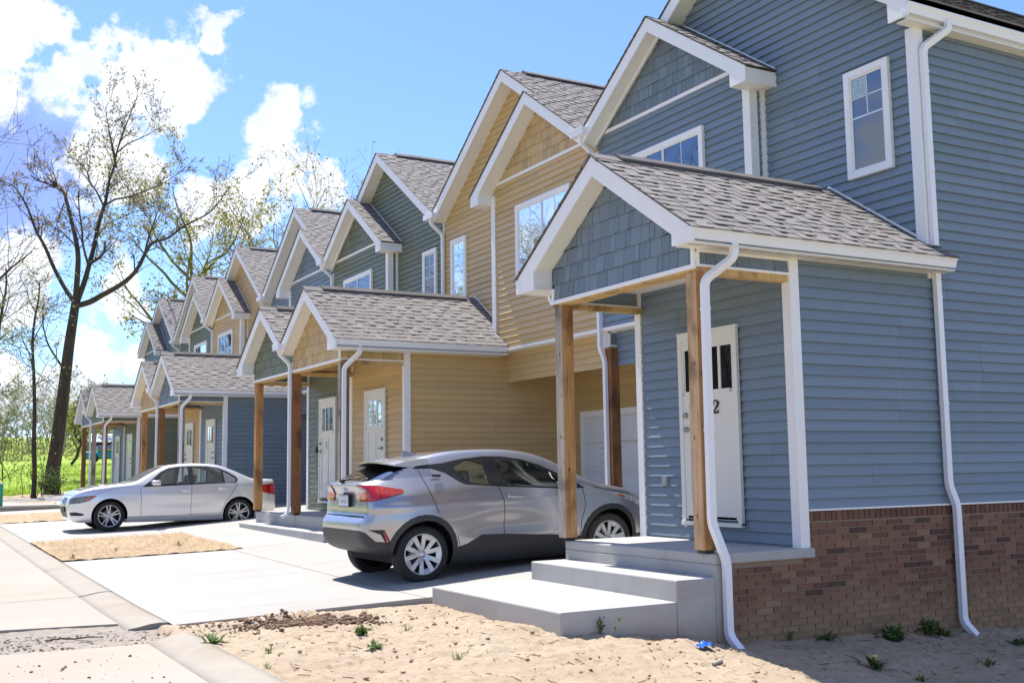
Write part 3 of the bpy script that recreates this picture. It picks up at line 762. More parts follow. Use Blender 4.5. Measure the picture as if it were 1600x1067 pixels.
        w = MB(); w.box(-4.50, -3.366, -e + .003, 2.29, -1.1, -.368, 0, .5, P); B('landing', w, M['concrete'], root, .014)
    else:
        w = MB(); w.box(XP + .05, XV + .02, .0, 2.35, -.6, 0, 0, .5, P); B('porch_slab', w, M['concrete'], root, .012)
        w = MB(); w.box(-3.27, XP + .049, .0, 2.36, -.9, -.205, 0, .5, P); B('landing', w, M['concrete'], root, .012)
        w = MB(); w.box(XV - .01, XG, VW - .1, VW + .012, -.6, -.3, 0, .5, P); B('foundation', w, M['concrete'])
    return root

def stroke(mb, pts, wid, nrm, th):
    """flat calligraphic stroke on a wall"""
    pts = [Vector(p) for p in pts]; N = Vector(nrm); L, Rr = [], []
    for i, p in enumerate(pts):
        d = (pts[min(i + 1, len(pts) - 1)] - pts[max(i - 1, 0)]).normalized(); s = d.cross(N).normalized()
        L.append(p + s * wid[i]); Rr.append(p - s * wid[i])
    for i in range(len(pts) - 1):
        a, b, c, d = L[i], L[i + 1], Rr[i + 1], Rr[i]
        mb.face([a, b, c, d]); o = -N * th
        mb.face([a, b, b + o, a + o]); mb.face([d, c, c + o, d + o])

for k in range(7): house(k)
# ------------------------------------------------------------------ ground
SUN_E = 4.8; SKY_S = .13; EXPO = .90; SKY_TINT = (.58, .72, 1.02)
CL_W = (.66, .67, .69); CL_S = (.40, .46, .60); CL_DARK = (.19, .25, .54)
def sm(a, b, x):
    t = min(1, max(0, (x - a) / (b - a))); return t * t * (3 - 2 * t)
def interp(x, pts):
    if x <= pts[0][0]: return pts[0][1]
    for (a, b), (c, d) in zip(pts, pts[1:]):
        if x <= c: return b + (d - b) * (x - a) / (c - a)
    return pts[-1][1]
def drive_z(X, Y):
    z = interp(X, [(-20, -.62), (-7.1, -.545), (-4.5, -.485), (-4.0, -.445), (-1.5, -.275), (1.3, -.12)])
    return z + .011 * (min(max(Y, 4), 30) - 4) + 0.0
def field_z(Y):
    return interp(Y, [(30, 0), (44, .0), (60, .55), (95, 2.0), (130, 4.2), (400, 14)])
def soil_z(X, Y):
    """bare earth in front of and beside the near house: falls toward +x and toward the camera"""
    a = interp(X, [(-8, -.565), (-7, -.555), (-4.6, -.53), (-3.6, -.60), (-2.8, -.755), (0, -.885), (1.2, -.94), (10, -1.2)])
    return a - .085 * max(0, -Y - .0) * sm(-7.0, -3.2, X) - .02 * max(0, -Y)
def rough(X, Y, f, amp, s=0):
    return amp * mnoise.fractal(Vector((X * f + s, Y * f, s)), .9, 2.1, 4)
def sheet(x0, x1, y0, y1, step, zf, t=lambda x, y: .5):
    nx = max(1, int((x1 - x0) / step)); ny = max(1, int((y1 - y0) / step)); mb = MB()
    vs = []
    for j in range(ny + 1):
        y = y0 + (y1 - y0) * j / ny
        for i in range(nx + 1):
            x = x0 + (x1 - x0) * i / nx; vs.append((x, y, zf(x, y)))
    fs = [(j * (nx + 1) + i, j * (nx + 1) + i + 1, (j + 1) * (nx + 1) + i + 1, (j + 1) * (nx + 1) + i) for j in range(ny) for i in range(nx)]
    mb.mesh(vs, fs); return mb
def soil_mat(name, a, b_, c_, straw=0):
    m, nt, b = new_mat(name)
    f = noise_fac(nt, .9, 6, .65); f2 = noise_fac(nt, 14, 6, .7); f3 = noise_fac(nt, 120, 3, .7)
    c = mix(nt, mrange(nt, f, .3, .7), a, b_)
    c = mix(nt, mathn(nt, 'MULTIPLY', mrange(nt, f2, .50, .68), .75), c, c_)
    c = mix(nt, mathn(nt, 'MULTIPLY', mrange(nt, f3, .5, .75), .35), c, tuple(x * .55 for x in a))
    nt.links.new(c, b.inputs['Base Color']); b.inputs['Roughness'].default_value = 1
    h = mathn(nt, 'ADD', f2, mathn(nt, 'MULTIPLY', f3, .4)); bump(nt, b, h, .7, .03); return m
M['soil'] = soil_mat('bare_soil', (.355, .268, .182), (.425, .335, .235), (.25, .165, .10))
M['straw'] = soil_mat('strawed_soil', (.40, .285, .18), (.48, .365, .24), (.31, .22, .115))
M['clod'] = soil_mat('dark_soil', (.16, .095, .058), (.23, .145, .09), (.11, .062, .04))
M['gravel'] = soil_mat('gravel', (.25, .22, .185), (.34, .29, .235), (.15, .13, .11))
def grass_mat():
    m, nt, b = new_mat('meadow_grass')
    f = noise_fac(nt, .35, 6, .65); f2 = noise_fac(nt, 3.5, 5, .7)
    c = mix(nt, mrange(nt, f, .3, .7), (.19, .30, .025), (.31, .41, .05)); c = mix(nt, mathn(nt, 'MULTIPLY', mrange(nt, f2, .45, .75), .6), c, (.09, .155, .018))
    c = mix(nt, mrange(nt, noise_fac(nt, .8, 5, .7), .62, .75), c, (.30, .27, .10))
    nt.links.new(c, b.inputs['Base Color']); b.inputs['Roughness'].default_value = 1; bump(nt, b, f2, 1, .12); return m
M['grass'] = grass_mat()
# land to the horizon
def land_z(X, Y):
    near = drive_z(X, Y) - .22 if Y < 44 else drive_z(X, 30) - .16
    z = near + field_z(Y)
    if Y < 42 and X > 0: z = min(z, -.45)
    if Y < 6 and X > -1: z = min(z, soil_z(X, Y) - .35)
    if Y < 3: z = min(z, -.75 if X < -4 else -1.6)
    d = math.hypot(X, Y - 20)
    return z + (rough(X, Y, .12, .28) if Y > 46 else 0)
mb = MB(); vs = []; fs = []
def axis(a, b):
    out = []; x = a
    g = [-900, -500, -300, -200, -140, -100, -70]; return g
xs_ = [-900, -500, -300, -180] + list(np.arange(-120, 121, 3.0)) + [180, 300, 500, 900]
ys_ = [-600, -300, -150, -80] + list(np.arange(-40, 181, 3.0)) + [230, 300, 450, 700, 1200]
for y in ys_:
    for x in xs_: vs.append((x, y, land_z(x, y)))
nx = len(xs_)
fs = [(j * nx + i, j * nx + i + 1, (j + 1) * nx + i + 1, (j + 1) * nx + i) for j in range(len(ys_) - 1) for i in range(nx - 1)]
mb.mesh(vs, fs); kind(mb.build('meadow_ground', M['grass']), 'structure')
# concrete street
def road_z(X, Y): return drive_z(-7.2, Y) - .03 - .012 * (-7.2 - X)
mb = MB()
def quad_sheet(mb, pts, zf, nu=8, nv=30):
    a, b, c, d = [Vector((*p, 0)) for p in pts]
    vs = []
    for j in range(nv + 1):
        for i in range(nu + 1):
            u, v = i / nu, j / nv; p = (a * (1 - u) + b * u) * (1 - v) + (d * (1 - u) + c * u) * v
            vs.append((p.x, p.y, zf(p.x, p.y)))
    fs = [(j * (nu + 1) + i, j * (nu + 1) + i + 1, (j + 1) * (nu + 1) + i + 1, (j + 1) * (nu + 1) + i) for j in range(nv) for i in range(nu)]
    mb.mesh(vs, fs)
quad_sheet(mb, [(-13.2, 5.36), (-7.27, 5.36), (-7.27, 44), (-13.2, 44)], road_z)
quad_sheet(mb, [(-13.2, 4.6), (-7.27, 2.98), (-7.27, 5.342), (-13.2, 5.342)], road_z, 6, 4)
quad_sheet(mb, [(-13.2, -30), (-7.27, -30), (-7.27, 1.62), (-13.2, 2.6)], road_z, 6, 30)
# slab ends
for (x0, y0, x1, y1) in ((-13.2, 4.6, -7.27, 2.98), (-13.2, 2.6, -7.27, 1.62)):
    mb.face([(x0, y0, road_z(x0, y0)), (x1, y1, road_z(x1, y1)), (x1, y1, road_z(x1, y1) - .15), (x0, y0, road_z(x0, y0) - .15)])
kind(mb.build('street', M['road']), 'structure')
mb = sheet(-13.5, -7.0, -31, 45, .5, lambda x, y: road_z(x, y) - .035); kind(mb.build('road_bed', M['clod']), 'structure')
mb = sheet(-13.0, -6.9, .9, 4.9, .05, lambda x, y: road_z(x, y) - .03 + rough(x, y, 5, .014) + .012 * sm(-9.5, -7.5, x)); kind(mb.build('gravel_gap', M['gravel']), 'structure')
# rolled kerbs
def kerb(y0, y1, h, name='kerb', step=.4):
    mb = MB(); n = max(2, int((y1 - y0) / step)); prof = [(-7.268, -.03), (-7.265, .004), (-7.18, .012 + h * .15), (-7.08, h * .85 + .01), (-7.0, h + .012), (-6.93, h + .006), (-6.925, -.1)]
    vs = []
    for j in range(n + 1):
        y = y0 + (y1 - y0) * j / n
        for x, z in prof: vs.append((x, y, road_z(-7.27, y) + z))
    m_ = len(prof); fs = [(j * m_ + i, j * m_ + i + 1, (j + 1) * m_ + i + 1, (j + 1) * m_ + i) for j in range(n) for i in range(m_ - 1)]
    mb.mesh(vs, fs); mb.face(vs[:m_]); mb.face(vs[-m_:]); return kind(mb.build(name, M['kerb']), 'structure')
kerb(-30, 1.66, .045); kerb(2.52, 5.30, .03); kerb(5.36, 44, .03)
# driveways and walks
def dz4(x, y): return drive_z(x, y) + .0
mb = MB()
for (ya, yb) in ((2.34, 5.612), (5.622, 9.45)):
    for (xa, xb) in ((-6.922, -4.506), (-4.496, -1.60), (-1.59, 1.4)): quad_sheet(mb, [(xa, ya), (xb, ya), (xb, yb), (xa, yb)], dz4, 8, 4)
quad_sheet(mb, [(-4.32, 9.462), (-1.7, 9.462), (-1.7, 13.75), (-4.32, 13.75)], dz4, 8, 4)
for (ya, yb) in ((13.762, 16.77), (16.78, 20.6)):
    for (xa, xb) in ((-6.922, -4.506), (-4.496, -1.60), (-1.59, 1.4)): quad_sheet(mb, [(xa, ya), (xb, ya), (xb, yb), (xa, yb)], dz4, 8, 4)
quad_sheet(mb, [(-4.32, 20.612), (-1.7, 20.612), (-1.7, 24.9), (-4.32, 24.9)], dz4, 8, 4)
quad_sheet(mb, [(-6.922, 24.912), (1.4, 24.912), (1.4, 31.6), (-6.922, 31.6)], dz4, 20, 6)
quad_sheet(mb, [(-4.32, 31.612), (-1.7, 31.612), (-1.7, 36), (-4.32, 36)], dz4, 8, 4)
quad_sheet(mb, [(-6.922, 36.012), (1.4, 36.012), (1.4, 41.5), (-6.922, 41.5)], dz4, 20, 6)
mb.face([(-6.922, 2.34, dz4(-6.922, 2.34)), (-4.3, 2.34, dz4(-4.3, 2.34)), (-4.3, 2.34, -.75), (-6.922, 2.34, -.8)])
kind(mb.build('driveway', M['drive']), 'structure')
mb = sheet(-6.95, 1.4, 2.36, 41.4, .6, lambda x, y: drive_z(x, y) - .02); kind(mb.build('joint_bed', M['clod']), 'structure')
# straw strips between the drives
def strip(x0, x1, y0, y1):
    return sheet(x0, x1, y0, y1, .07, lambda x, y: drive_z(x, y) + .006 + abs(rough(x, y, 3.1, .030, 4)) + rough(x, y, 13, .010, 2))
for a, b in ((9.47, 13.74), (20.62, 24.89), (31.62, 35.99)):
    kind(strip(-6.915, -4.335, a, b).build('straw_strip', M['straw']), 'structure')
mb = sheet(-20, 6, 41.6, 46, .4, lambda x, y: drive_z(x, 30) - .10 + field_z(y) + .08 + rough(x, y, 1.5, .04)); kind(mb.build('dirt_strip', M['straw']), 'structure')
# bare earth around the near house
def fz(x, y):
    z = soil_z(x, y)
    n = rough(x, y, 1.3, .04) + rough(x, y, 4, .020, 3) + rough(x, y, 11, .014, 5) + .030 * max(0, mnoise.noise(Vector((x * 17, y * 17, 1))) - .22) + .02 * max(0, mnoise.noise(Vector((x * 31, y * 31, 5))) - .2)
    k = sm(2.35, 1.7, y)
    # heap of spoil along the driveway edge
    n += .075 * math.exp(-((y - 2.02) / .20) ** 2) * math.exp(-((x + 5.9) / .75) ** 2) * (1 + 2 * abs(rough(x, y, 7, .5, 9)))
    e = sm(-7.06, -6.75, x)                 # laps over the kerb
    z0 = road_z(-7.27, y) + .046 - max(0, -6.985 - x + .05 * mnoise.noise(Vector((y * 2.3, 3, 0))) + .02 * mnoise.noise(Vector((y * 11, 3, 0)))) * .9
    z = z0 * (1 - e) + z * e
    return z + n * (.35 + .65 * k) * (.2 + .8 * e)
mb = sheet(-7.12, 6.5, -6.5, 2.34, .032, fz); kind(mb.build('bare_ground', M['soil']), 'structure')
mb = sheet(-6.97, 40, -40, -6.5, .5, lambda x, y: soil_z(min(x, 10), max(y, -12)) if x > -6.9 else road_z(-7.27, y) + .07); kind(mb.build('bare_ground_beyond', M['soil']), 'structure')
mb = sheet(6.5, 40, -6.5, 2.0, .5, lambda x, y: soil_z(min(x, 10), y)); kind(mb.build('bare_ground_side', M['soil']), 'structure')

mb = sheet(-90, -13.0, -60, 60, 3.0, lambda x, y: road_z(-13, y) - .06 - .004 * (-13 - x)); kind(mb.build('unseen_soil_sheet', M['soil']), 'structure')  # unseen soil added so car paint and windows mirror no green meadow
# ------------------------------------------------------------------ cars
M['suv'] = paint_mat('silver_grey_paint', (.43, .42, .445), .75, .30)
M['sedan'] = paint_mat('silver_paint', (.76, .76, .77), .5, .30)
M['carglass'] = glass_mat('car_glass', (.76, .84, .82), .03)
M['carglassd'] = glass_mat('tinted_car_glass', (.10, .115, .12), .22)
M['clad'] = simple('grey_cladding', (.028, .029, .032), .5, .12, 8, .1, 400)
M['seam'] = simple('panel_gap', (.006, .006, .006), .8, .1)
M['tyre'] = simple('tyre_rubber', (.022, .021, .020), .85, .25, 12)
M['tyredusty'] = simple('dusty_tyre', (.06, .05, .04), .9, .3, 12)
M['alloy'] = simple('alloy_silver', (.55, .56, .58), .32, .05, metallic=.8)
M['well'] = simple('wheel_well', (.008, .008, .008), .9, .1)
M['seat'] = simple('seat_fabric', (.035, .034, .033), .9, .15)
def lamp_mat(name, col, rough=.08, emit=0):
    m, nt, b = new_mat(name); b.inputs['Base Color'].default_value = (*col, 1); b.inputs['Roughness'].default_value = rough
    b.inputs['Coat Weight'].default_value = 1; b.inputs['Coat Roughness'].default_value = .02; b.inputs['Subsurface Weight'].default_value = 0
    f = noise_fac(nt, 40, 2, .5, (1, 1, .2)); nt.links.new(mix(nt, mrange(nt, f, .4, .6), col, tuple(x * .55 for x in col)), b.inputs['Base Color']); return m
M['redlamp'] = lamp_mat('red_lamp_lens', (.55, .008, .006)); M['clearlamp'] = lamp_mat('clear_lamp_lens', (.55, .56, .58)); M['darklamp'] = lamp_mat('headlamp_lens', (.16, .17, .20)); M['amber'] = lamp_mat('amber_lens', (.55, .13, .03))
M['plate'] = simple('plate_white', (.62, .64, .66), .5, .05); M['chrome'] = simple('chrome', (.7, .7, .72), .08, .02, metallic=1)

def catmull(pts, n=8, closed=True):
    P_ = [np.array(p, float) for p in pts]; out = []; N = len(P_)
    for i in range(N if closed else N - 1):
        a, b, c, d = P_[(i - 1) % N], P_[i], P_[(i + 1) % N], P_[(i + 2) % N]
        if not closed: a = P_[max(i - 1, 0)]; d = P_[min(i + 2, N - 1)]
        for k in range(n):
            t = k / n
            out.append(.5 * ((2 * b) + (c - a) * t + (2 * a - 5 * b + 4 * c - d) * t * t + (3 * b - a - 3 * c + d) * t ** 3))
    if not closed: out.append(P_[-1])
    return np.array(out)
def sdf_poly(q, poly):
    """signed distance (negative inside) of points q (n,2) to polygon"""
    n = len(poly); d = np.full(len(q), 1e9); ins = np.zeros(len(q), bool)
    for i in range(n):
        a = poly[i]; b = poly[(i + 1) % n]; e = b - a; w = q - a
        t = np.clip((w @ e) / max(e @ e, 1e-12), 0, 1)[:, None]; dd = w - t * e; d = np.minimum(d, (dd * dd).sum(1))
        c = ((a[1] > q[:, 1]) != (b[1] > q[:, 1]))
        if abs(e[1]) > 1e-12:
            ins ^= c & (q[:, 0] < e[0] * (q[:, 1] - a[1]) / e[1] + a[0])
    d = np.sqrt(d); d[ins] *= -1; return d
def smax(a, b, k):
    h = np.clip(k - np.abs(a - b), 0, None) / k; return np.maximum(a, b) + h * h * h * k / 6
def pip(x, y, poly):
    ins = False; n = len(poly); j = n - 1
    for i in range(n):
        xi, yi = poly[i]; xj, yj = poly[j]
        if (yi > y) != (yj > y) and x < (xj - xi) * (y - yi) / (yj - yi) + xi: ins = not ins
        j = i
    return ins
def body_surface(sp):
    sil = catmull(sp['sil'], 6); L = sp['L']; HW = sp['hw']; zc = sp['zc']
    nx, ny, nz = 150, 30, 52
    gx = np.linspace(-.12, L + .12, nx + 1); gy = np.linspace(-HW - .1, HW + .1, ny + 1); gz = np.linspace(.05, 1.7, nz + 1)
    bm = bmesh.new(); key = {}; vs = []
    def V(i, j, k):
        q = (i, j, k)
        if q not in key: key[q] = len(vs); vs.append((gx[i], gy[j], gz[k]))
        return key[q]
    fs = []
    for i in range(nx):
        for k in range(nz):
            for j in (0, ny): fs.append((V(i, j, k), V(i + 1, j, k), V(i + 1, j, k + 1), V(i, j, k + 1)))
    for i in range(nx):
        for j in range(ny):
            for k in (0, nz): fs.append((V(i, j, k), V(i + 1, j, k), V(i + 1, j + 1, k), V(i, j + 1, k)))
    for j in range(ny):
        for k in range(nz):
            for i in (0, nx): fs.append((V(i, j, k), V(i, j + 1, k), V(i, j + 1, k + 1), V(i, j, k + 1)))
    B_ = np.array(vs); A_ = np.stack([np.clip(B_[:, 0], sp['seg'][0], sp['seg'][1]), np.zeros(len(B_)), np.full(len(B_), zc)], 1)
    zt = np.array(sp['wz']); xt = np.array(sp['wx'])
    zz = catmull([tuple(q) for q in zt], 8, False); xx = catmull([tuple(q) for q in xt], 8, False)
    def f(p):
        x, y, z = p[:, 0], np.abs(p[:, 1]), p[:, 2]
        s = sdf_poly(p[:, [0, 2]], sil)
        w = np.interp(z, zz[:, 0], zz[:, 1]) * np.interp(x, xx[:, 0], xx[:, 1])
        for (cx, cz, rx, rz, a) in sp['bumps']: w = w + a * np.exp(-((x - cx) / rx) ** 2 - ((z - cz) / rz) ** 2)
        tp = np.clip((z - sp['belt']) / .4, 0, 1); w = w - tp * sp['taper'] * np.clip((sp['tx'] - x) / sp['tx'], 0, 1) ** 1.5
        return smax(s, (y - w) * .95, sp['k'])
    lo = np.zeros(len(B_)); hi = np.ones(len(B_)) * 1.02; D_ = B_ - A_
    for _ in range(18):
        mid = (lo + hi) / 2; v = f(A_ + D_ * mid[:, None]); ins = v < 0
        lo[ins] = mid[ins]; hi[~ins] = mid[~ins]
    Pn = A_ + D_ * ((lo + hi) / 2)[:, None]
    bv = [bm.verts.new(p) for p in Pn]
    for q in fs:
        try: bm.faces.new([bv[i] for i in q])
        except ValueError: pass
    bmesh.ops.remove_doubles(bm, verts=bm.verts, dist=.0006)
    bmesh.ops.recalc_face_normals(bm, faces=bm.faces)
    return bm
def cut(bm, poly, axis, cond):
    """slice faces satisfying cond along the edges of a polygon given in the (x,z) or (y,z) plane"""
    n = len(poly); poly = [Vector((*p, 0)) for p in poly]
    x0 = min(p.x for p in poly) - .03; x1 = max(p.x for p in poly) + .03; y0 = min(p.y for p in poly) - .03; y1 = max(p.y for p in poly) + .03
    for i in range(n):
        a, b = poly[i], poly[(i + 1) % n]; e = b - a
        if e.length < 1e-5: continue
        if axis == 'y': no = Vector((e.y, 0, -e.x)); co = Vector((a.x, 0, a.y))
        else: no = Vector((0, e.y, -e.x)); co = Vector((0, a.x, a.y))
        ex0, ex1 = min(a.x, b.x) - .02, max(a.x, b.x) + .02; ey0, ey1 = min(a.y, b.y) - .02, max(a.y, b.y) + .02
        fc = []
        for fa in bm.faces:
            c = fa.calc_center_median(); u = c.x if axis == 'y' else c.y
            if ex0 - .05 < u < ex1 + .05 and ey0 - .05 < c.z < ey1 + .05 and cond(c, fa.normal): fc.append(fa)
        if not fc: continue
        g = list(set(v for q in fc for v in q.verts)) + list(set(v for q in fc for v in q.edges)) + fc
        bmesh.ops.bisect_plane(bm, geom=g, plane_co=co, plane_no=no, dist=1e-5)
def circle(cx, cz, r, n=28): return [(cx + r * math.cos(2 * math.pi * i / n), cz + r * math.sin(2 * math.pi * i / n)) for i in range(n)]
def strip_polys(pts, w):
    out = []
    for a, b in zip(pts, pts[1:]):
        a = Vector((*a, 0)); b = Vector((*b, 0)); d = (b - a).normalized(); s = Vector((-d.y, d.x, 0)) * w / 2
        out.append([tuple((a - s - d * w * .3).xy), tuple((b - s + d * w * .3).xy), tuple((b + s + d * w * .3).xy), tuple((a + s - d * w * .3).xy)])
    return out

def wheel(par, X, name, c, side, r, rim, mats, style):
    """c hub centre (car coords), side = outward sign on y"""
    w = MB(); T = .105
    prof = [(rim * .98, T - .02), (rim + .012, T), (r * .86, T + .004), (r * .965, T - .012), (r, T - .045), (r, -.09), (r * .96, -.115), (rim, -.115), (rim, T - .06)]
    ax = (0, side, 0); o = Vector(c)
    w.lathe(prof, o, ax, 48)
    for i in range(3): pass
    ob = w.build(name, mats[0], par)
    h = MB()
    h.lathe([(rim * 1.0, T - .022), (rim * .985, T - .004), (rim * .93, T - .010), (rim * .90, T - .03), (rim * .90, -.02)], o, ax, 48, 0)
    h.lathe([(0, -.015), (rim * .92, -.02)], o, ax, 32, 1)
    h.lathe([(0, T - .018), (rim * .13, T - .02), (rim * .19, T - .03), (rim * .2, .0)], o, ax, 20, 0)
    A = Vector((1, 0, 0)); Bz = Vector((0, 0, 1)); N = Vector(ax)
    def pt(rr, ang, d): return o + (A * math.cos(ang) + Bz * math.sin(ang)) * rr + N * d
    def bar(a0, a1, r0, r1, w0, w1):
        p0, p1 = pt(r0, a0, 0), pt(r1, a1, 0); d = (p1 - p0).normalized(); s = d.cross(N).normalized(); pm = (p0 + p1) / 2
        top = [p0 - s * w0 + N * (T - .030), p0 + s * w0 + N * (T - .030), p1 + s * w1 + N * (T - .012), p1 - s * w1 + N * (T - .012)]
        low = [q - N * .035 for q in top]; h.face(top, 0)
        for i in range(4): h.face([top[i], top[(i + 1) % 4], low[(i + 1) % 4], low[i]], 0)
    for i in range(5):
        a = 2 * math.pi * i / 5 + math.pi / 2 + style[1]
        if style[0] == 'cap':
            for s in (-1, 1):
                bar(a + s * .14, a + s * .30, rim * .18, rim * .93, rim * .085, rim * .12)
            bar(a, a, rim * .12, rim * .42, rim * .14, rim * .10)
            b_ = a + math.pi / 5; bar(b_, b_, rim * .72, rim * .93, rim * .13, rim * .22)
        else:
            for s in (-1, 1): bar(a + s * .26, a + s * .17, rim * .16, rim * .93, rim * .055, rim * .05)
    h.build('rim', [mats[1], M['well']], ob)
    br = MB(); br.lathe([(0, .0), (rim * .62, .0), (rim * .62, -.02)], o, ax, 24); br.build('brake_disc', M['nickel'], ob)
    return ob

def soft_box(mb, x0, x1, y0, y1, z0, z1, tilt=0, r=.05, m=0):
    bm = bmesh.new(); bmesh.ops.create_cube(bm, size=1)
    for v in bm.verts: v.co = Vector((v.co.x * (x1 - x0), v.co.y * (y1 - y0), v.co.z * (z1 - z0)))
    bmesh.ops.bevel(bm, geom=bm.edges[:], offset=r, segments=3, affect='EDGES', profile=.6)
    bm.verts.index_update(); c, s = math.cos(tilt), math.sin(tilt); cx, cy, cz = (x0 + x1) / 2, (y0 + y1) / 2, (z0 + z1) / 2
    mb.mesh([(cx + v.co.x * c + v.co.z * s, cy + v.co.y, cz - v.co.x * s + v.co.z * c) for v in bm.verts], [tuple(v.index for v in f.verts) for f in bm.faces], m); bm.free()

def make_car(sp, label, group=None):
    root = tag(empty('parked_car', (0, 0, 0)), label, 'car')
    bm = body_surface(sp); L = sp['L']
    side = lambda c, n: abs(c.y) > .32 and abs(n.y) > .12
    lay = bm.faces.layers.int.new('grp')
    groups = ['body']; arches = sp['arches']
    regions = []      # (name, axis, polys, cond)
    for name, axis, poly, cond in sp['regions']:
        cut(bm, poly, axis, cond); regions.append((name, axis, poly, cond))
    for cx, cz, r, rc in arches:
        cut(bm, circle(cx, cz, r), 'y', lambda c, n: abs(c.y) > .45); 
        if rc: cut(bm, circle(cx, cz, rc), 'y', lambda c, n: abs(c.y) > .45)
    seams = []
    for pts, w, axis, cond in sp['seams']:
        for q in strip_polys(pts, w): cut(bm, q, axis, cond); seams.append((q, axis, cond))
    bm.normal_update()
    names = ['body']; dead = []
    for fa in bm.faces:
        c = fa.calc_center_median(); n = fa.normal; g = 'body'
        for name, axis, poly, cond in regions:
            if cond(c, n) and pip(c.x if axis == 'y' else c.y, c.z, poly): g = name
        for cx, cz, r, rc in arches:
            dd = math.hypot(c.x - cx, c.z - cz)
            if abs(c.y) > .45 and rc and dd < rc and c.z > .16: g = 'cladding'
            if abs(c.y) > .45 and dd < r: g = None
        if g == 'body' or g in ('door_front', 'door_rear'):
            for q, axis, cond in seams:
                if cond(c, n) and pip(c.x if axis == 'y' else c.y, c.z, q): g = 'seam'; break
        if g in sp['lr'] : g += '|' + ('a' if c.y > 0 else 'b')
        if g == 'cladding': g += '|' + ('a' if c.y > 0 else 'b') + ('f' if c.x > 2 else 'r')
        if g is None: dead.append(fa); continue
        if g not in names: names.append(g)
        fa[lay] = names.index(g)
    bmesh.ops.delete(bm, geom=dead, context='FACES')
    objs = {}
    def emit(idx, name, mats, par, push=0):
        me = bpy.data.meshes.new(name); b2 = bmesh.new(); mp = {}
        for fa in bm.faces:
            if fa[lay] != idx: continue
            vv = []
            for v in fa.verts:
                if v.index not in mp: mp[v.index] = b2.verts.new(v.co + v.normal * push)
                vv.append(mp[v.index])
            try: nf = b2.faces.new(vv); nf.smooth = True
            except ValueError: pass
        # custom normals from the whole shell keep the panels reading as one surface
        b2.to_mesh(me); b2.free(); me.materials.append(mats); o = bpy.data.objects.new(name, me); COL.objects.link(o); o.parent = par; return o
    bm.verts.index_update(); bm.normal_update()
    body = emit(0, 'body', sp['paint'], root); objs['body'] = body
    nm = dict(sp['names'])
    for i, g in enumerate(names):
        if i == 0: continue
        base = g.split('|')[0]; pname, mat, par, push = nm[base]
        pr = root
        if par: pr = objs.get(par + ('|' + g.split('|')[1] if '|' in g and par in sp['lr'] else ''), body)
        objs[g] = emit(i, pname, M[mat] if isinstance(mat, str) else mat, pr, push)
    bm.free()
    return root, objs

def finish_car(root, S, origin, xdir, pitch, hub):
    """place: local (x,y,z) metres with hub point -> world; xdir = +1 if car-local +x runs along world +X"""
    cp, sp_ = math.cos(pitch), math.sin(pitch)
    def T(v):
        x, y, z = v.x - hub[0], v.y, v.z - hub[1]
        X, Z = x * cp - z * sp_, x * sp_ + z * cp
        return Vector((X * S * xdir, y * S * xdir, Z * S))
    for o in [q for q in root.children_recursive if q.type == 'MESH']:
        for v in o.data.vertices: v.co = T(v.co)
        o.data.update()
    root.location = origin

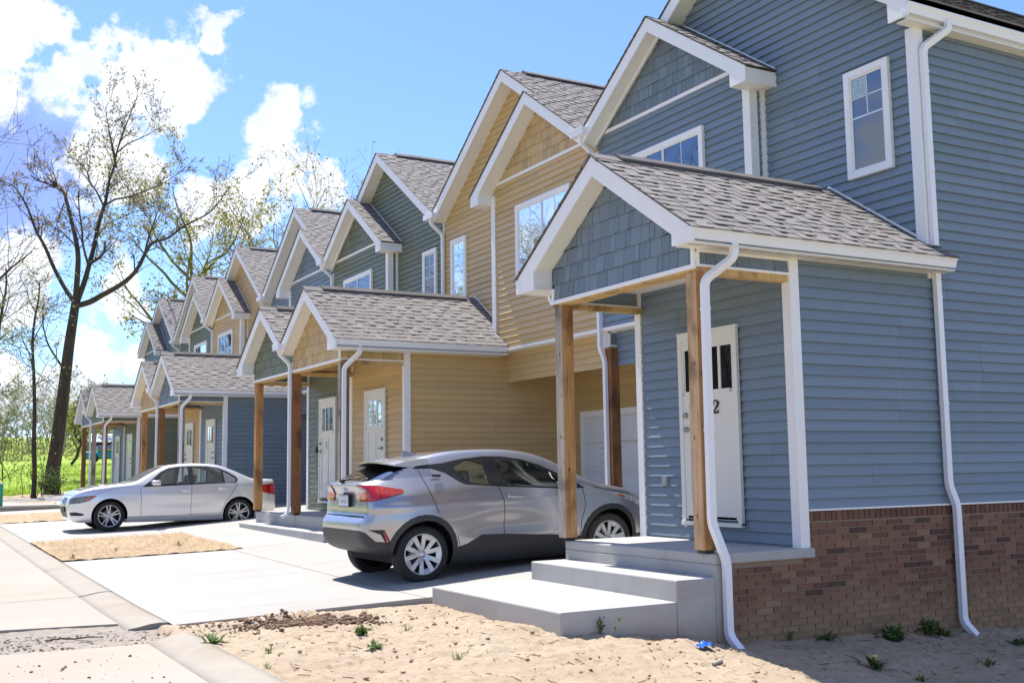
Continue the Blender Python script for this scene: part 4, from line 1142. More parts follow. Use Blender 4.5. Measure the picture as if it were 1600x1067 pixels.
# ---- grey crossover -------------------------------------------------------------
sideL = lambda c, n: abs(c.y) > .35 and (abs(n.y) > .10)
glassS = lambda c, n: abs(c.y) > .38 and abs(n.y) > .25
rear = lambda c, n: c.x < .95 and n.x < -.12
front = lambda c, n: c.x > 2.2 and (n.x > .1) and n.z > .2
suv = dict(L=4.33, hw=.93, zc=.62, seg=(.75, 3.55), paint=M['suv'], belt=1.02, taper=.17, tx=2.2, k=.13,
    sil=[(.60, .29), (.36, .35), (.20, .42), (.125, .50), (.10, .62), (.105, .72), (.135, .775), (.18, .815), (.19, .92), (.20, 1.03), (.17, 1.12), (.145, 1.17), (.18, 1.195), (.31, 1.228), (.52, 1.325), (.78, 1.425), (1.0, 1.485), (1.35, 1.535), (1.75, 1.55), (2.15, 1.535), (2.5, 1.48), (2.8, 1.36), (3.1, 1.19), (3.32, 1.075), (3.45, 1.045), (3.75, .985), (4.02, .89), (4.2, .77), (4.28, .62), (4.31, .48), (4.29, .33), (4.2, .22), (4.0, .18), (3.0, .17), (1.5, .17), (.95, .20)],
    wz=[(.0, .78), (.2, .81), (.35, .850), (.55, .885), (.72, .895), (.88, .885), (1.0, .862), (1.1, .825), (1.25, .735), (1.4, .655), (1.5, .60), (1.7, .52)],
    wx=[(-.2, .50), (-.05, .60), (.05, .70), (.13, .79), (.30, .915), (.6, .99), (1.0, 1.0), (1.6, .975), (2.3, .965), (3.0, .98), (3.4, .995), (3.7, .975), (3.95, .91), (4.12, .82), (4.25, .68), (4.33, .5), (4.5, .3)],
    bumps=[(.82, .74, .52, .20, .035), (1.95, .62, .55, .16, -.045), (3.5, .72, .45, .2, .02), (1.7, .915, 1.3, .030, .012), (.45, .90, .35, .045, .020), (2.3, .50, .7, .05, .012)],
    arches=[(.82, .345, .385, .455), (3.48, .345, .385, .455)],
    regions=[
        ('dlo', 'y', [(.80, 1.335), (1.02, 1.335), (1.20, 1.275), (1.36, 1.155), (1.43, 1.125), (1.97, 1.075), (2.76, 1.02), (3.12, 1.01), (3.02, 1.08), (2.78, 1.215), (2.55, 1.325), (2.32, 1.405), (2.05, 1.45), (1.78, 1.462), (1.45, 1.435), (1.2, 1.395), (.85, 1.372)], glassS),
        ('wrear', 'y', [(1.34, 1.34), (1.41, 1.165), (1.75, 1.11), (1.74, 1.43), (1.55, 1.425)], glassS),
        ('wfront', 'y', [(1.92, 1.43), (1.98, 1.095), (2.75, 1.04), (2.98, 1.035), (2.72, 1.20), (2.5, 1.31), (2.3, 1.38), (2.05, 1.425)], glassS),
        ('rock', 'y', [(1.22, .38), (1.40, .42), (1.60, .515), (1.93, .505), (2.63, .45), (2.95, .42), (3.12, .40), (3.12, .10), (1.22, .10)], sideL),
        ('bumplow', 'y', [(-.3, .66), (.06, .665), (.14, .62), (.24, .515), (.46, .495), (.50, .40), (.55, .0), (-.3, 0)], lambda c, n: c.x < .62),
        ('bumpfront', 'y', [(3.85, .36), (4.1, .40), (4.6, .42), (4.6, 0), (3.85, 0)], lambda c, n: c.x > 3.8),
        ('refl', 'y', [(.16, .655), (.33, .65), (.405, .50), (.36, .475), (.29, .595)], lambda c, n: abs(c.y) > .4 and c.x < .6),
        ('reflred', 'y', [(.315, .635), (.335, .63), (.385, .51), (.36, .495)], lambda c, n: abs(c.y) > .4 and c.x < .6),
        ('tail', 'y', [(.60, 1.095), (.585, 1.062), (.30, .995), (.05, .945), (.0, .945), (.13, 1.045), (.165, 1.095), (-.1, 1.155), (-.1, 1.19), (.06, 1.178), (.3, 1.155)], lambda c, n: abs(c.y) > .42 and c.x < .75),
        ('tailclear', 'y', [(.17, 1.15), (.20, 1.09), (.155, 1.085), (.05, 1.14)], lambda c, n: abs(c.y) > .42 and c.x < .75),
        ('head', 'y', [(3.42, .945), (3.6, .935), (3.85, .875), (4.15, .76), (4.28, .70), (4.28, .64), (4.0, .74), (3.8, .82), (3.6, .885)], lambda c, n: abs(c.y) > .36 and c.x > 3.3),
        ('headamber', 'y', [(3.52, .925), (3.66, .905), (3.78, .86), (3.66, .872)], lambda c, n: abs(c.y) > .5 and c.x > 3.3),
        ('rglass', 'x', [(-.72, 1.215), (-.60, 1.36), (-.545, 1.41), (.545, 1.41), (.60, 1.36), (.72, 1.215)], lambda c, n: c.x < 1.05 and n.x < -.15 and c.z > 1.18),
        ('wind', 'x', [(-.70, 1.085), (-.655, 1.20), (-.55, 1.44), (.55, 1.44), (.655, 1.20), (.70, 1.085)], front),
        ('grille', 'x', [(-.55, .32), (-.5, .58), (.5, .58), (.55, .32)], lambda c, n: c.x > 3.9 and n.x > .5),
    ],
    seams=[([(.865, 1.325), (.90, 1.16), (.945, .98), (1.0, .81)], .010, 'y', sideL), ([(1.875, 1.085), (1.915, .92), (1.935, .72), (1.925, .56), (1.94, .17)], .010, 'y', sideL),
           ([(3.08, 1.005), (3.10, .80), (3.03, .60), (3.02, .4)], .010, 'y', sideL), ([(1.30, .40), (1.26, .52)], .008, 'y', sideL),
           ([(.06, .955), (.075, .83), (.07, .80)], .010, 'y', lambda c, n: abs(c.y) > .3 and c.x < .5), ([(-.62, .80), (.62, .80)], .012, 'x', rear),
           ([(3.25, 1.02), (3.45, .975), (3.7, .92)], .008, 'y', lambda c, n: abs(c.y) > .45),],
    lr=['wrear', 'wfront', 'tail', 'tailclear', 'head', 'headamber', 'refl', 'reflred', 'dlo', 'rock'],
    names={'dlo': ('window_surround', 'black', None, 0), 'wrear': ('side_window', 'carglass', None, 0), 'wfront': ('side_window', 'carglass', None, 0), 'cladding': ('cladding', 'clad', None, .004), 'rock': ('sill_cladding', 'clad', None, .004),
           'bumplow': ('bumper', 'clad', None, .006), 'bumpfront': ('bumper', 'clad', None, .004), 'refl': ('reflector_recess', 'black', None, -.004), 'reflred': ('reflector', 'redlamp', None, .002), 'tail': ('taillight', 'redlamp', None, .012), 'tailclear': ('lens', 'clearlamp', 'tail', .013),
           'head': ('headlight', 'clearlamp', None, .003), 'headamber': ('marker_lens', 'amber', 'head', .005), 'rglass': ('rear_window', 'carglassd', None, 0), 'wind': ('windscreen', 'carglass', None, 0), 'grille': ('grille', 'black', None, 0), 'seam': ('panel_gaps', 'seam', None, -.003)})
suv_root, so = make_car(suv, 'silver grey crossover with red boomerang tail lights, parked nose-in beside the near concrete steps')
def car_common(root, sp, hubs, r, rim, style, tyres):
    for (cx, cz) in hubs:
        for s in (-1, 1):
            wheel(root, 0, 'wheel', (cx, s * (sp['track']), cz), s, r, rim, (tyres[0 if cx == hubs[0][0] else 1], M['alloy']), style)
    for cx, cz in hubs:
        for s in (-1, 1):
            w = MB(); w.lathe([(.44, .0), (.44, -.36), (0, -.37)], (cx, s * .80, cz), (0, s, 0), 26); w.v = [(x, y, max(z, cz + .03)) for x, y, z in w.v]; w.build('wheel_well', M['well'], root)
suv['track'] = .735
car_common(root=suv_root, sp=suv, hubs=[(.82, .335), (3.48, .335)], r=.338, rim=.245, style=('cap', .2), tyres=(M['tyre'], M['tyredusty']))
# spoiler, fin, mirrors, handles, plate, wiper, interior
w = MB(); n = 10
top = []; 
for i in range(n + 1):
    y = -.60 + 1.20 * i / n; c = (abs(y) / .60) ** 2
    top.append([(1.02, y, 1.492 - .035 * c), (.72, y, 1.470 - .04 * c), (.47 + .10 * c, y, 1.440 - .045 * c), (.47 + .10 * c, y, 1.424 - .045 * c), (.76, y, 1.405 - .045 * c), (1.0, y, 1.43 - .05 * c)])
for i in range(n):
    for j in range(5): w.face([top[i][j], top[i][j + 1], top[i + 1][j + 1], top[i + 1][j]], 1 if j >= 3 else 0, smooth=True)
w.face(top[0]); w.face(top[-1]); w.build('spoiler', [M['suv'], M['black']], suv_root)
w = MB(); w.mesh([(1.18, -.028, 1.50), (1.18, .028, 1.50), (.93, -.035, 1.485), (.93, .035, 1.485), (.94, 0, 1.566), (1.0, 0, 1.562)], [(0, 1, 5), (0, 5, 4, 2), (1, 3, 4, 5), (2, 4, 3)], smooth=False); w.build('aerial_fin', M['suv'], suv_root)
for s in (-1, 1):
    w = MB(); soft_box(w, 2.72, 2.92, s * .90 - .10, s * .90 + .10, 1.0, 1.14, 0, .05); w.build('door_mirror', M['suv'], suv_root)
    w = MB(); soft_box(w, 1.96, 2.18, s * .872 - .022, s * .872 + .022, .935, .968, .10, .012); w.build('door_handle', M['chrome'], suv_root)
    w = MB(); soft_box(w, 1.0, 1.115, s * .745 - .014, s * .745 + .014, 1.232, 1.262, .1, .01); w.build('door_handle', M['black'], suv_root)
w = MB(); PX = .098; w.box(.055 + PX, .085 + PX, -.165, .165, .905, 1.055, 0); w.box(.048 + PX, .055 + PX, -.152, .152, .915, 1.045, 1); w.box(.046 + PX, .048 + PX, -.13, .13, 1.022, 1.034, 2); w.box(.046 + PX, .048 + PX, -.15, .15, .917, .93, 3)
for i in range(6): w.box(.0462 + PX, .048 + PX, -.105 + i * .037, -.085 + i * .037, .95, .995, 2)
w.build('number_plate', [M['black'], M['plate'], simple('plate_ink', (.32, .34, .38), .6), simple('plate_band', (.45, .52, .62), .6)], suv_root)
w = MB(); w.lathe([(.050, .006), (.042, .012), (.034, .006)], (.166, 0, 1.118), (-1, 0, .3), 20)
w.tube([(.160, -.035, 1.128), (.154, 0, 1.135), (.160, .035, 1.128)], .006, 6); w.tube([(.157, 0, 1.135), (.168, 0, 1.085)], .006, 6); w.build('badge', M['chrome'], suv_root)
w = MB(); w.tube([(.17, .08, 1.222), (.20, -.05, 1.235), (.30, -.36, 1.265)], [.018, .012, .008], 6); w.tube([(.16, .10, 1.215), (.16, .02, 1.215)], .022, 8); w.build('rear_wiper', M['black'], suv_root)
def interior(root, sp, seats, dash_x, wheel_x, belt, roofz, rear_x):
    w = MB()
    for (x, y) in seats:
        soft_box(w, x - .25, x + .27, y - .24, y + .24, .42, .58, .08, .06); soft_box(w, x - .34, x - .20, y - .23, y + .23, .55, 1.10, -.20, .06); soft_box(w, x - .44, x - .35, y - .13, y + .13, 1.11, 1.29, -.15, .04)
    w.build('seats', M['seat'], root)
    w = MB(); soft_box(w, dash_x - .2, dash_x + .35, -.72, .72, .65, belt - .02, 0, .08); w.build('dashboard', M['black'], root)
    w = MB(); w.lathe([(.18, -.012), (.195, 0), (.18, .012), (.165, 0), (.18, -.012)], (wheel_x, sp['drv'] * .36, belt - .06), (-1, 0, .45), 24); w.build('steering_wheel', M['black'], root)
    w = MB(); w.box(.5, sp['L'] - .6, -.66, .66, .24, .40); w.build('cabin_floor', M['well'], root)
suv['drv'] = 1
interior(suv_root, suv, [(1.15, .36), (1.15, -.36), (2.0, .36), (2.0, -.36)], 2.78, 2.55, 1.06, 1.5, .8)
finish_car(suv_root, 1 / 1.09, (-4.028, 4.27, -.1588), 1, math.atan2(-.1017 + .1588, 2.441), (.82, .335))
# ---- silver saloon --------------------------------------------------------------
fglass = lambda c, n: c.x < 2.3 and n.x < -.1 and n.z > .2
rglass2 = lambda c, n: c.x > 2.9 and n.x > .1 and n.z > .2
sed = dict(L=4.46, hw=.93, zc=.58, seg=(.75, 3.6), paint=M['sedan'], belt=.98, taper=0.0, tx=2.0, k=.12,
    sil=[(.40, .18), (.12, .20), (.02, .27), (-.03, .40), (-.035, .52), (-.015, .62), (.03, .735), (.12, .815), (.40, .905), (.80, .965), (1.15, 1.0), (1.30, 1.035), (1.6, 1.20), (1.88, 1.335), (2.1, 1.395), (2.5, 1.425), (2.85, 1.415), (3.15, 1.375), (3.42, 1.275), (3.7, 1.145), (3.86, 1.085), (4.05, 1.07), (4.30, 1.065), (4.38, 1.04), (4.41, .90), (4.44, .70), (4.45, .52), (4.42, .34), (4.34, .24), (4.1, .20), (3.0, .17), (1.5, .17)],
    wz=[(.0, .80), (.2, .835), (.35, .87), (.5, .892), (.66, .895), (.8, .878), (.92, .850), (1.02, .80), (1.2, .69), (1.35, .60), (1.45, .53), (1.7, .4)],
    wx=[(-.3, .45), (-.10, .62), (-.03, .74), (.08, .85), (.25, .935), (.5, .985), (.9, 1.0), (1.6, 1.0), (2.4, 1.0), (3.2, 1.0), (3.7, .985), (4.05, .955), (4.25, .90), (4.38, .80), (4.45, .66), (4.6, .4)],
    bumps=[(.77, .6, .4, .17, .015), (3.53, .6, .4, .17, .018), (2.2, .76, 1.6, .05, .010), (2.2, .55, .9, .12, -.014), (2.2, .30, 1.0, .05, .012)],
    arches=[(.77, .32, .365, None), (3.53, .32, .365, None)],
    regions=[
        ('dlo', 'y', [(1.42, .915), (1.62, 1.06), (1.83, 1.235), (2.0, 1.318), (2.2, 1.352), (2.5, 1.366), (2.85, 1.36), (3.1, 1.32), (3.3, 1.235), (3.47, 1.13), (3.515, 1.06), (3.46, .985), (2.8, .965), (2.0, .935)], glassS),
        ('wfront', 'y', [(1.70, .965), (1.86, 1.20), (2.02, 1.285), (2.2, 1.325), (2.415, 1.338), (2.425, .972)], glassS),
        ('wrear', 'y', [(2.53, 1.338), (2.85, 1.335), (3.06, 1.295), (3.14, 1.26), (3.17, .995), (2.52, .975)], glassS),
        ('wquarter', 'y', [(3.195, 1.24), (3.33, 1.165), (3.45, 1.085), (3.46, 1.045), (3.43, 1.005), (3.215, .995)], glassS),
        ('wind', 'x', [(-.72, 1.035), (-.66, 1.15), (-.545, 1.345), (.545, 1.345), (.66, 1.15), (.72, 1.035)], fglass),
        ('rglass', 'x', [(-.66, 1.12), (-.60, 1.22), (-.53, 1.34), (.53, 1.34), (.60, 1.22), (.66, 1.12)], rglass2),
        ('head', 'y', [(.0, .575), (-.06, .66), (.02, .70), (.18, .735), (.46, .755), (.50, .735), (.36, .64), (.2, .595)], lambda c, n: abs(c.y) > .36 and c.x < .6),
        ('headamber', 'y', [(.30, .725), (.46, .75), (.495, .735), (.36, .645), (.26, .64)], lambda c, n: abs(c.y) > .36 and c.x < .6),
        ('kid', 'x', [(.035, .555), (.03, .70), (.12, .715), (.20, .70), (.215, .60), (.16, .555)], lambda c, n: c.x < .2 and n.x < -.3),
        ('kid2', 'x', [(-.035, .555), (-.03, .70), (-.12, .715), (-.20, .70), (-.215, .60), (-.16, .555)], lambda c, n: c.x < .2 and n.x < -.3),
        ('intake', 'x', [(-.42, .29), (-.46, .42), (.46, .42), (.42, .29)], lambda c, n: c.x < .1 and n.x < -.4),
        ('fog', 'y', [(.02, .335), (.0, .40), (.10, .41), (.25, .375), (.27, .345), (.2, .33)], lambda c, n: abs(c.y) > .5 and c.x < .5),
        ('tail', 'y', [(4.02, .86), (4.06, .93), (4.3, .955), (4.6, .95), (4.6, .70), (4.3, .715), (4.08, .77)], lambda c, n: abs(c.y) > .40 and c.x > 3.9),
    ],
    seams=[([(1.385, .90), (1.40, .70), (1.41, .30)], .009, 'y', sideL), ([(2.475, .96), (2.465, .70), (2.455, .30)], .009, 'y', sideL), ([(3.50, 1.0), (3.38, .80), (3.21, .58), (3.12, .32)], .009, 'y', sideL), ([(1.12, .285), (2.0, .30), (3.16, .335)], .009, 'y', sideL),
           ([(3.98, 1.03), (4.0, .95), (4.05, .93)], .008, 'y', lambda c, n: abs(c.y) > .5), ([(.48, .79), (.9, .90), (1.33, .965)], .007, 'y', lambda c, n: abs(c.y) > .5)],
    lr=['wrear', 'wfront', 'wquarter', 'tail', 'head', 'headamber', 'fog', 'dlo'],
    names={'dlo': ('window_surround', 'black', None, 0), 'wrear': ('side_window', 'carglass', None, 0), 'wfront': ('side_window', 'carglass', None, 0), 'wquarter': ('side_window', 'carglassd', None, 0), 'tail': ('taillight', 'redlamp', None, .004),
           'head': ('headlight', 'darklamp', None, .002), 'headamber': ('marker_lens', 'amber', 'head', .004), 'rglass': ('rear_window', 'carglassd', None, 0), 'wind': ('windscreen', 'carglass', None, 0), 'kid': ('grille', 'black', None, 0), 'kid2': ('grille', 'black', None, 0), 'intake': ('air_intake', 'black', None, 0), 'fog': ('fog_lamp', 'black', None, .002), 'seam': ('panel_gaps', 'seam', None, -.003), 'cladding': ('cladding', 'clad', None, 0)})
sed_root, so2 = make_car(sed, 'silver four-door saloon with amber-cornered headlights, parked nose toward the street on the second driveway')
sed['track'] = .745
car_common(root=sed_root, sp=sed, hubs=[(.77, .318), (3.53, .318)], r=.318, rim=.232, style=('alloy', .1), tyres=(M['tyre'], M['tyre']))
for s in (-1, 1):
    w = MB(); soft_box(w, 1.60, 1.79, s * .93 - .09, s * .93 + .09, .945, 1.055, 0, .045); w.build('door_mirror', M['sedan'], sed_root)
    for x, z in ((2.26, .815), (3.05, .85)):
        w = MB(); soft_box(w, x, x + .20, s * .888 - .02, s * .888 + .02, z - .016, z + .016, .05, .012); w.build('door_handle', M['sedan'], sed_root)
w = MB(); w.box(-.065, -.035, -.26, .26, .41, .52); w.build('number_plate', M['black'], sed_root)
w = MB()
for s in (-1, 1):
    q = [(.035, .555), (.03, .70), (.12, .715), (.20, .70), (.215, .60), (.16, .555), (.035, .555)]
    w.tube([(-.045 + (z - .55) * .32 + .02 * 0, s * y, z) for y, z in q], .010, 6)
w.build('grille_surround', M['chrome'], sed_root)
w = MB(); w.mesh([(2.98, -.03, 1.40), (2.98, .03, 1.40), (3.14, -.03, 1.375), (3.14, .03, 1.375), (3.12, 0, 1.445), (3.08, 0, 1.442)], [(0, 1, 5), (0, 5, 4, 2), (1, 3, 4, 5), (2, 4, 3)], smooth=False); w.build('aerial_fin', M['sedan'], sed_root)
sed['drv'] = -1
w = MB()
for (x, y) in [(2.25, .36), (2.25, -.36), (3.1, .36), (3.1, -.36)]:
    soft_box(w, x - .27, x + .25, y - .24, y + .24, .38, .52, -.08, .06); soft_box(w, x + .18, x + .32, y - .23, y + .23, .5, 1.02, .20, .06); soft_box(w, x + .34, x + .42, y - .12, y + .12, 1.0, 1.17, .15, .04)
w.build('seats', M['seat'], sed_root)
w = MB(); soft_box(w, 1.2, 1.75, -.72, .72, .6, .96, 0, .08); w.build('dashboard', M['black'], sed_root)
w = MB(); w.lathe([(.18, -.012), (.195, 0), (.18, .012), (.165, 0), (.18, -.012)], (1.88, -.36, .93), (1, 0, .45), 24); w.build('steering_wheel', M['black'], sed_root)
w = MB(); w.box(.7, 3.9, -.66, .66, .24, .36); w.build('cabin_floor', M['well'], sed_root)
finish_car(sed_root, 1 / 1.07, (-5.3054, 15.45 + .87, -.0702), 1, math.atan2(-.0912 + .0702, 2.593), (.77, .318))
# ------------------------------------------------------------------ trees and plants
def bark_mat(name, a, b_):
    m, nt, b = new_mat(name)
    f = noise_fac(nt, 6, 6, .7, (1.5, 1.5, .35)); c = mix(nt, mrange(nt, f, .3, .7), a, b_)
    nt.links.new(c, b.inputs['Base Color']); b.inputs['Roughness'].default_value = 1; bump(nt, b, f, .8, .05); return m
M['bark'] = bark_mat('dark_bark', (.040, .032, .024), (.095, .075, .052))
M['barkmoss'] = bark_mat('mossy_bark', (.14, .12, .045), (.25, .21, .07))
M['barkgrey'] = bark_mat('grey_bark', (.16, .135, .11), (.26, .225, .18))
def leaf_mat(name, a, b_):
    m, nt, b = new_mat(name)
    r = mix(nt, tint_out(nt), a, b_); nt.links.new(r, b.inputs['Base Color']); b.inputs['Roughness'].default_value = .7
    try:
        b.inputs['Transmission Weight'].default_value = 0
    except KeyError: pass
    tr = nd(nt, 'ShaderNodeBsdfTranslucent'); nt.links.new(r, tr.inputs[0]); mx = nd(nt, 'ShaderNodeMixShader'); mx.inputs[0].default_value = .45
    out = nt.nodes['Material Output']; nt.links.new(b.outputs[0], mx.inputs[1]); nt.links.new(tr.outputs[0], mx.inputs[2]); nt.links.new(mx.outputs[0], out.inputs[0]); return m
M['bud'] = leaf_mat('spring_buds', (.25, .215, .045), (.36, .33, .085))
M['leafy'] = leaf_mat('young_leaves', (.23, .27, .035), (.36, .36, .07))
M['leafg'] = leaf_mat('green_leaves', (.07, .14, .03), (.16, .26, .05))
M['brownbud'] = leaf_mat('brown_buds', (.20, .15, .09), (.32, .27, .14))
M['weed'] = leaf_mat('weed_leaves', (.06, .115, .025), (.15, .22, .05))
CF = Vector((math.sin(.5134) * math.cos(.115), math.cos(.5134) * math.cos(.115), math.sin(.115)))
CR0 = Vector((math.cos(.5134), -math.sin(.5134), 0)); CU0 = CR0.cross(CF); CRX = CR0 * math.cos(-.0145) + CU0 * math.sin(-.0145); CUX = -CR0 * math.sin(-.0145) + CU0 * math.cos(-.0145)
CPOS = Vector((-9.0857, -7.4869, .7524))
def at(u, v, depth): return CPOS + (CF + CRX * ((u - 800) / 1711.86) - CUX * ((v - 533.5) / 1711.86)) * depth
def leafquad(mb, p, s, rg, m=0, up=.3):
    d = Vector((rg.gauss(0, 1), rg.gauss(0, 1), rg.gauss(0, 1) + up)).normalized(); q = d.orthogonal().normalized()
    a = rg.random() * 6.28; q = Matrix.Rotation(a, 3, d) @ q; w = d.cross(q)
    mb.face([p - q * s * .1, p + w * s * .38 + q * s * .45, p + q * s, p - w * s * .38 + q * s * .45], m, rg.random())
def grow(wood, leaf, p, d, length, rad, level, rg, pr):
    """recursive limb with wander; pr = params"""
    n = max(2, int(length / pr['seg'])); pts = [p.copy()]; rs = [rad]; dd = d.normalized(); seg = length / n; tip = pr['tip']
    for i in range(n):
        dd = (dd + Vector((rg.gauss(0, 1), rg.gauss(0, 1), rg.gauss(0, 1))) * pr['wander'] + Vector((0, 0, pr['up'][min(level, len(pr['up']) - 1)]))).normalized()
        pts.append(pts[-1] + dd * seg); rs.append(max(tip, rad * (1 - (i + 1) / n * .75)))
    wood.tube(pts, rs, 6 if rad > .05 else (4 if rad > .02 else 3), 0, .5, False)
    if level < pr['levels']:
        kids = pr['kids'][min(level, len(pr['kids']) - 1)]; k = max(1, int(kids * rg.uniform(.75, 1.25)))
        for j in range(k):
            t = rg.uniform(.25, 1) if level else rg.uniform(.35, 1); i = min(n - 1, int(t * n)); q = pts[i].lerp(pts[i + 1], t * n - i if t * n - i <= 1 else 1)
            base = (pts[i + 1] - pts[i]).normalized(); ax = base.orthogonal().normalized(); ax = Matrix.Rotation(rg.random() * 6.28, 3, base) @ ax
            nd_ = (Matrix.Rotation(rg.uniform(*pr['ang']), 3, ax) @ base)
            grow(wood, leaf, q, nd_, length * rg.uniform(.42, .68), max(tip, rs[i] * rg.uniform(.45, .65)), level + 1, rg, pr)
    if level >= pr['leaf_from'] and leaf is not None:
        for j in range(pr['leaves']):
            t = rg.random(); i = min(n - 1, int(t * n)); q = pts[i].lerp(pts[i + 1], rg.random())
            leafquad(leaf, q + Vector((rg.gauss(0, 1), rg.gauss(0, 1), rg.gauss(0, 1))) * pr['spread'], pr['lsize'] * rg.uniform(.6, 1.3), rg)
def tree_obj(name, label, cat, base, wood, leaf, bark, leafm, group=None):
    r = tag(empty(name, base), label, cat, group)
    wood.build('trunk', bark, r)
    if leaf is not None and leaf.f: leaf.build('crown', leafm, r)
    return r
# --- the big old tree at the left, its main limbs one by one
rg = random.Random(11); D0 = 48.0; px = D0 / 1711.86
wood, leaf = MB(), MB()
def limb(pts, r0, r1, dz=0, bend=0):
    n = len(pts); out = []; rr = []
    for i, (u, v) in enumerate(pts):
        f = i / (n - 1); out.append(at(u, v, D0 + dz * f + bend * math.sin(f * 3.1))); rr.append(max(.55, (r0 + (r1 - r0) * f) * LW) * px)
    c = catmull([tuple(q) for q in out], 4, False); rc = np.interp(np.linspace(0, 1, len(c)), np.linspace(0, 1, n), rr)
    wood.tube([Vector(q) for q in c], list(rc), 8 if r0 > 5 else 5, 0, .5, False); return [Vector(q) for q in c], list(rc)
L_ = []; LW = .52
trunk = limb([(80, 775), (82, 740), (88, 700), (96, 640), (102, 590), (108, 540), (114, 500), (119, 468)], 23, 12)
wood.tube([at(80, 785, D0), at(80, 770, D0), at(82, 750, D0)], [15 * px, 12.5 * px, 10 * px], 9, 0, .5, False)
L_ += [limb([(118, 478), (140, 472), (160, 461), (180, 450), (198, 438), (214, 421), (226, 398), (238, 380), (262, 372), (290, 352), (330, 330), (360, 290)], 9.5, 1.2, -3)]
L_ += [limb([(226, 398), (232, 372), (240, 350), (250, 320)], 4, 1, -4)]
L_ += [limb([(116, 472), (100, 448), (84, 418), (70, 385), (57, 362), (46, 332), (34, 308), (20, 290), (8, 285)], 7.5, 1.3, 3)]
L_ += [limb([(118, 470), (121, 430), (122, 400), (118, 372), (110, 338), (103, 312), (99, 300), (82, 290), (64, 284), (48, 275)], 9, 1.3, -2)]
L_ += [limb([(121, 470), (132, 440), (139, 415), (147, 385), (153, 355), (160, 330), (165, 315), (170, 285), (178, 262), (182, 240), (190, 215), (205, 175), (215, 150)], 8.5, .9, 2)]
L_ += [limb([(166, 320), (180, 312), (200, 308), (222, 300), (245, 292), (268, 278), (290, 262)], 3.6, .8, 4)]
L_ += [limb([(182, 262), (176, 235), (172, 212), (168, 190), (165, 168)], 3.2, .7, -2)]
L_ += [limb([(162, 322), (150, 298), (140, 285), (136, 268), (122, 252), (105, 245)], 3.2, .7, -3)]
L_ += [limb([(138, 415), (130, 385), (128, 360), (124, 330), (122, 300)], 4, 1.5, -4)]
L_ += [limb([(139, 412), (152, 405), (162, 394), (164, 378)], 5.5, 3, 1)]
L_ += [limb([(114, 380), (96, 362), (76, 352), (50, 350)], 3, .8, 3)]
L_ += [limb([(100, 318), (90, 345), (84, 368)], 2.2, .8, 1)]
L_ += [limb([(184, 238), (200, 225), (222, 215), (240, 205), (258, 195)], 2.6, .6, 3)]
L_ += [limb([(106, 585), (88, 560), (74, 535), (68, 510), (66, 480)], 4.5, 1.2, 2)]
L_ += [limb([(150, 375), (168, 350), (190, 340), (214, 330), (236, 330)], 2.4, .7, 5)]
pr = dict(seg=.45, wander=.16, up=[.05, .06, .05], levels=2, kids=[3.4, 3, 0], ang=(.4, 1.0), tip=.008, leaf_from=1, leaves=2, spread=.06, lsize=.10)
for pts, rr in L_[:]:
    n = len(pts)
    for i in range(int(n * .25), n):
        if rr[i] > 2.6 * px and rg.random() < .7: continue
        for j in range(1 if rg.random() < .72 else 2):
            b_ = (pts[min(i + 1, n - 1)] - pts[i - 1]).normalized(); ax = Matrix.Rotation(rg.random() * 6.28, 3, b_) @ b_.orthogonal().normalized()
            d = Matrix.Rotation(rg.uniform(.4, 1.1), 3, ax) @ b_ + Vector((0, 0, .25))
            if rg.random() < .38: continue
            grow(wood, leaf, pts[i], d, rg.uniform(.6, 1.5), min(rr[i] * .6, .032), 0, rg, pr)
tb = at(80, 772, D0)
tree_obj('bare_tree', 'tall dark bare-limbed tree with a thick leaning trunk standing in the meadow edge', 'tree', tb, wood, leaf, M['bark'], M['brownbud'])
# --- slim sapling beside it
rg = random.Random(5); wood, leaf = MB(), MB(); D0 = 44.0; px = D0 / 1711.86; LW = .62
tr = limb([(52, 782), (54, 740), (53, 690), (54, 640), (53, 590), (51, 540), (54, 500), (60, 470), (62, 440)], 6.5, 1.4)
L_ = [limb([(53, 590), (48, 560), (40, 540), (30, 520), (18, 505)], 2, .6, 2), limb([(52, 535), (58, 520), (66, 505), (74, 480)], 2, .6, -1), limb([(52, 610), (62, 590), (72, 570)], 1.6, .5, 1), limb([(53, 560), (40, 545), (20, 540), (6, 530)], 1.5, .5, -2), limb([(56, 490), (46, 470), (40, 450), (30, 430)], 1.5, .5, 2)]
pr = dict(seg=.35, wander=.18, up=[.03, .02, .0], levels=1, kids=[4, 0], ang=(.5, 1.1), tip=.009, leaf_from=0, leaves=7, spread=.14, lsize=.075)
for pts, rr in [tr] + L_:
    n = len(pts)
    for i in range(int(n * (.45 if pts is tr[0] else .15)), n):
        if rg.random() < .75:
            b_ = (pts[min(i + 1, n - 1)] - pts[i - 1]).normalized(); ax = Matrix.Rotation(rg.random() * 6.28, 3, b_) @ b_.orthogonal().normalized()
            grow(wood, leaf, pts[i], Matrix.Rotation(rg.uniform(.6, 1.3), 3, ax) @ b_, rg.uniform(.6, 1.5), .016, 0, rg, pr)
for i in range(8):                                                     # suckers and creeper at the foot
    q = at(52 + rg.gauss(0, 12), 778 + rg.uniform(-4, 4), D0 + rg.uniform(-.6, .6))
    grow(wood, leaf, q, Vector((rg.gauss(0, .35), rg.gauss(0, .35), 1)), rg.uniform(.7, 2.6), .018, 0, rg, dict(pr, kids=[2, 0], leaves=4))
tree_obj('sapling', 'slim sapling with fresh pale green leaves beside the big dark trunk', 'tree', at(52, 780, D0), wood, leaf, M['bark'], M['leafy'])
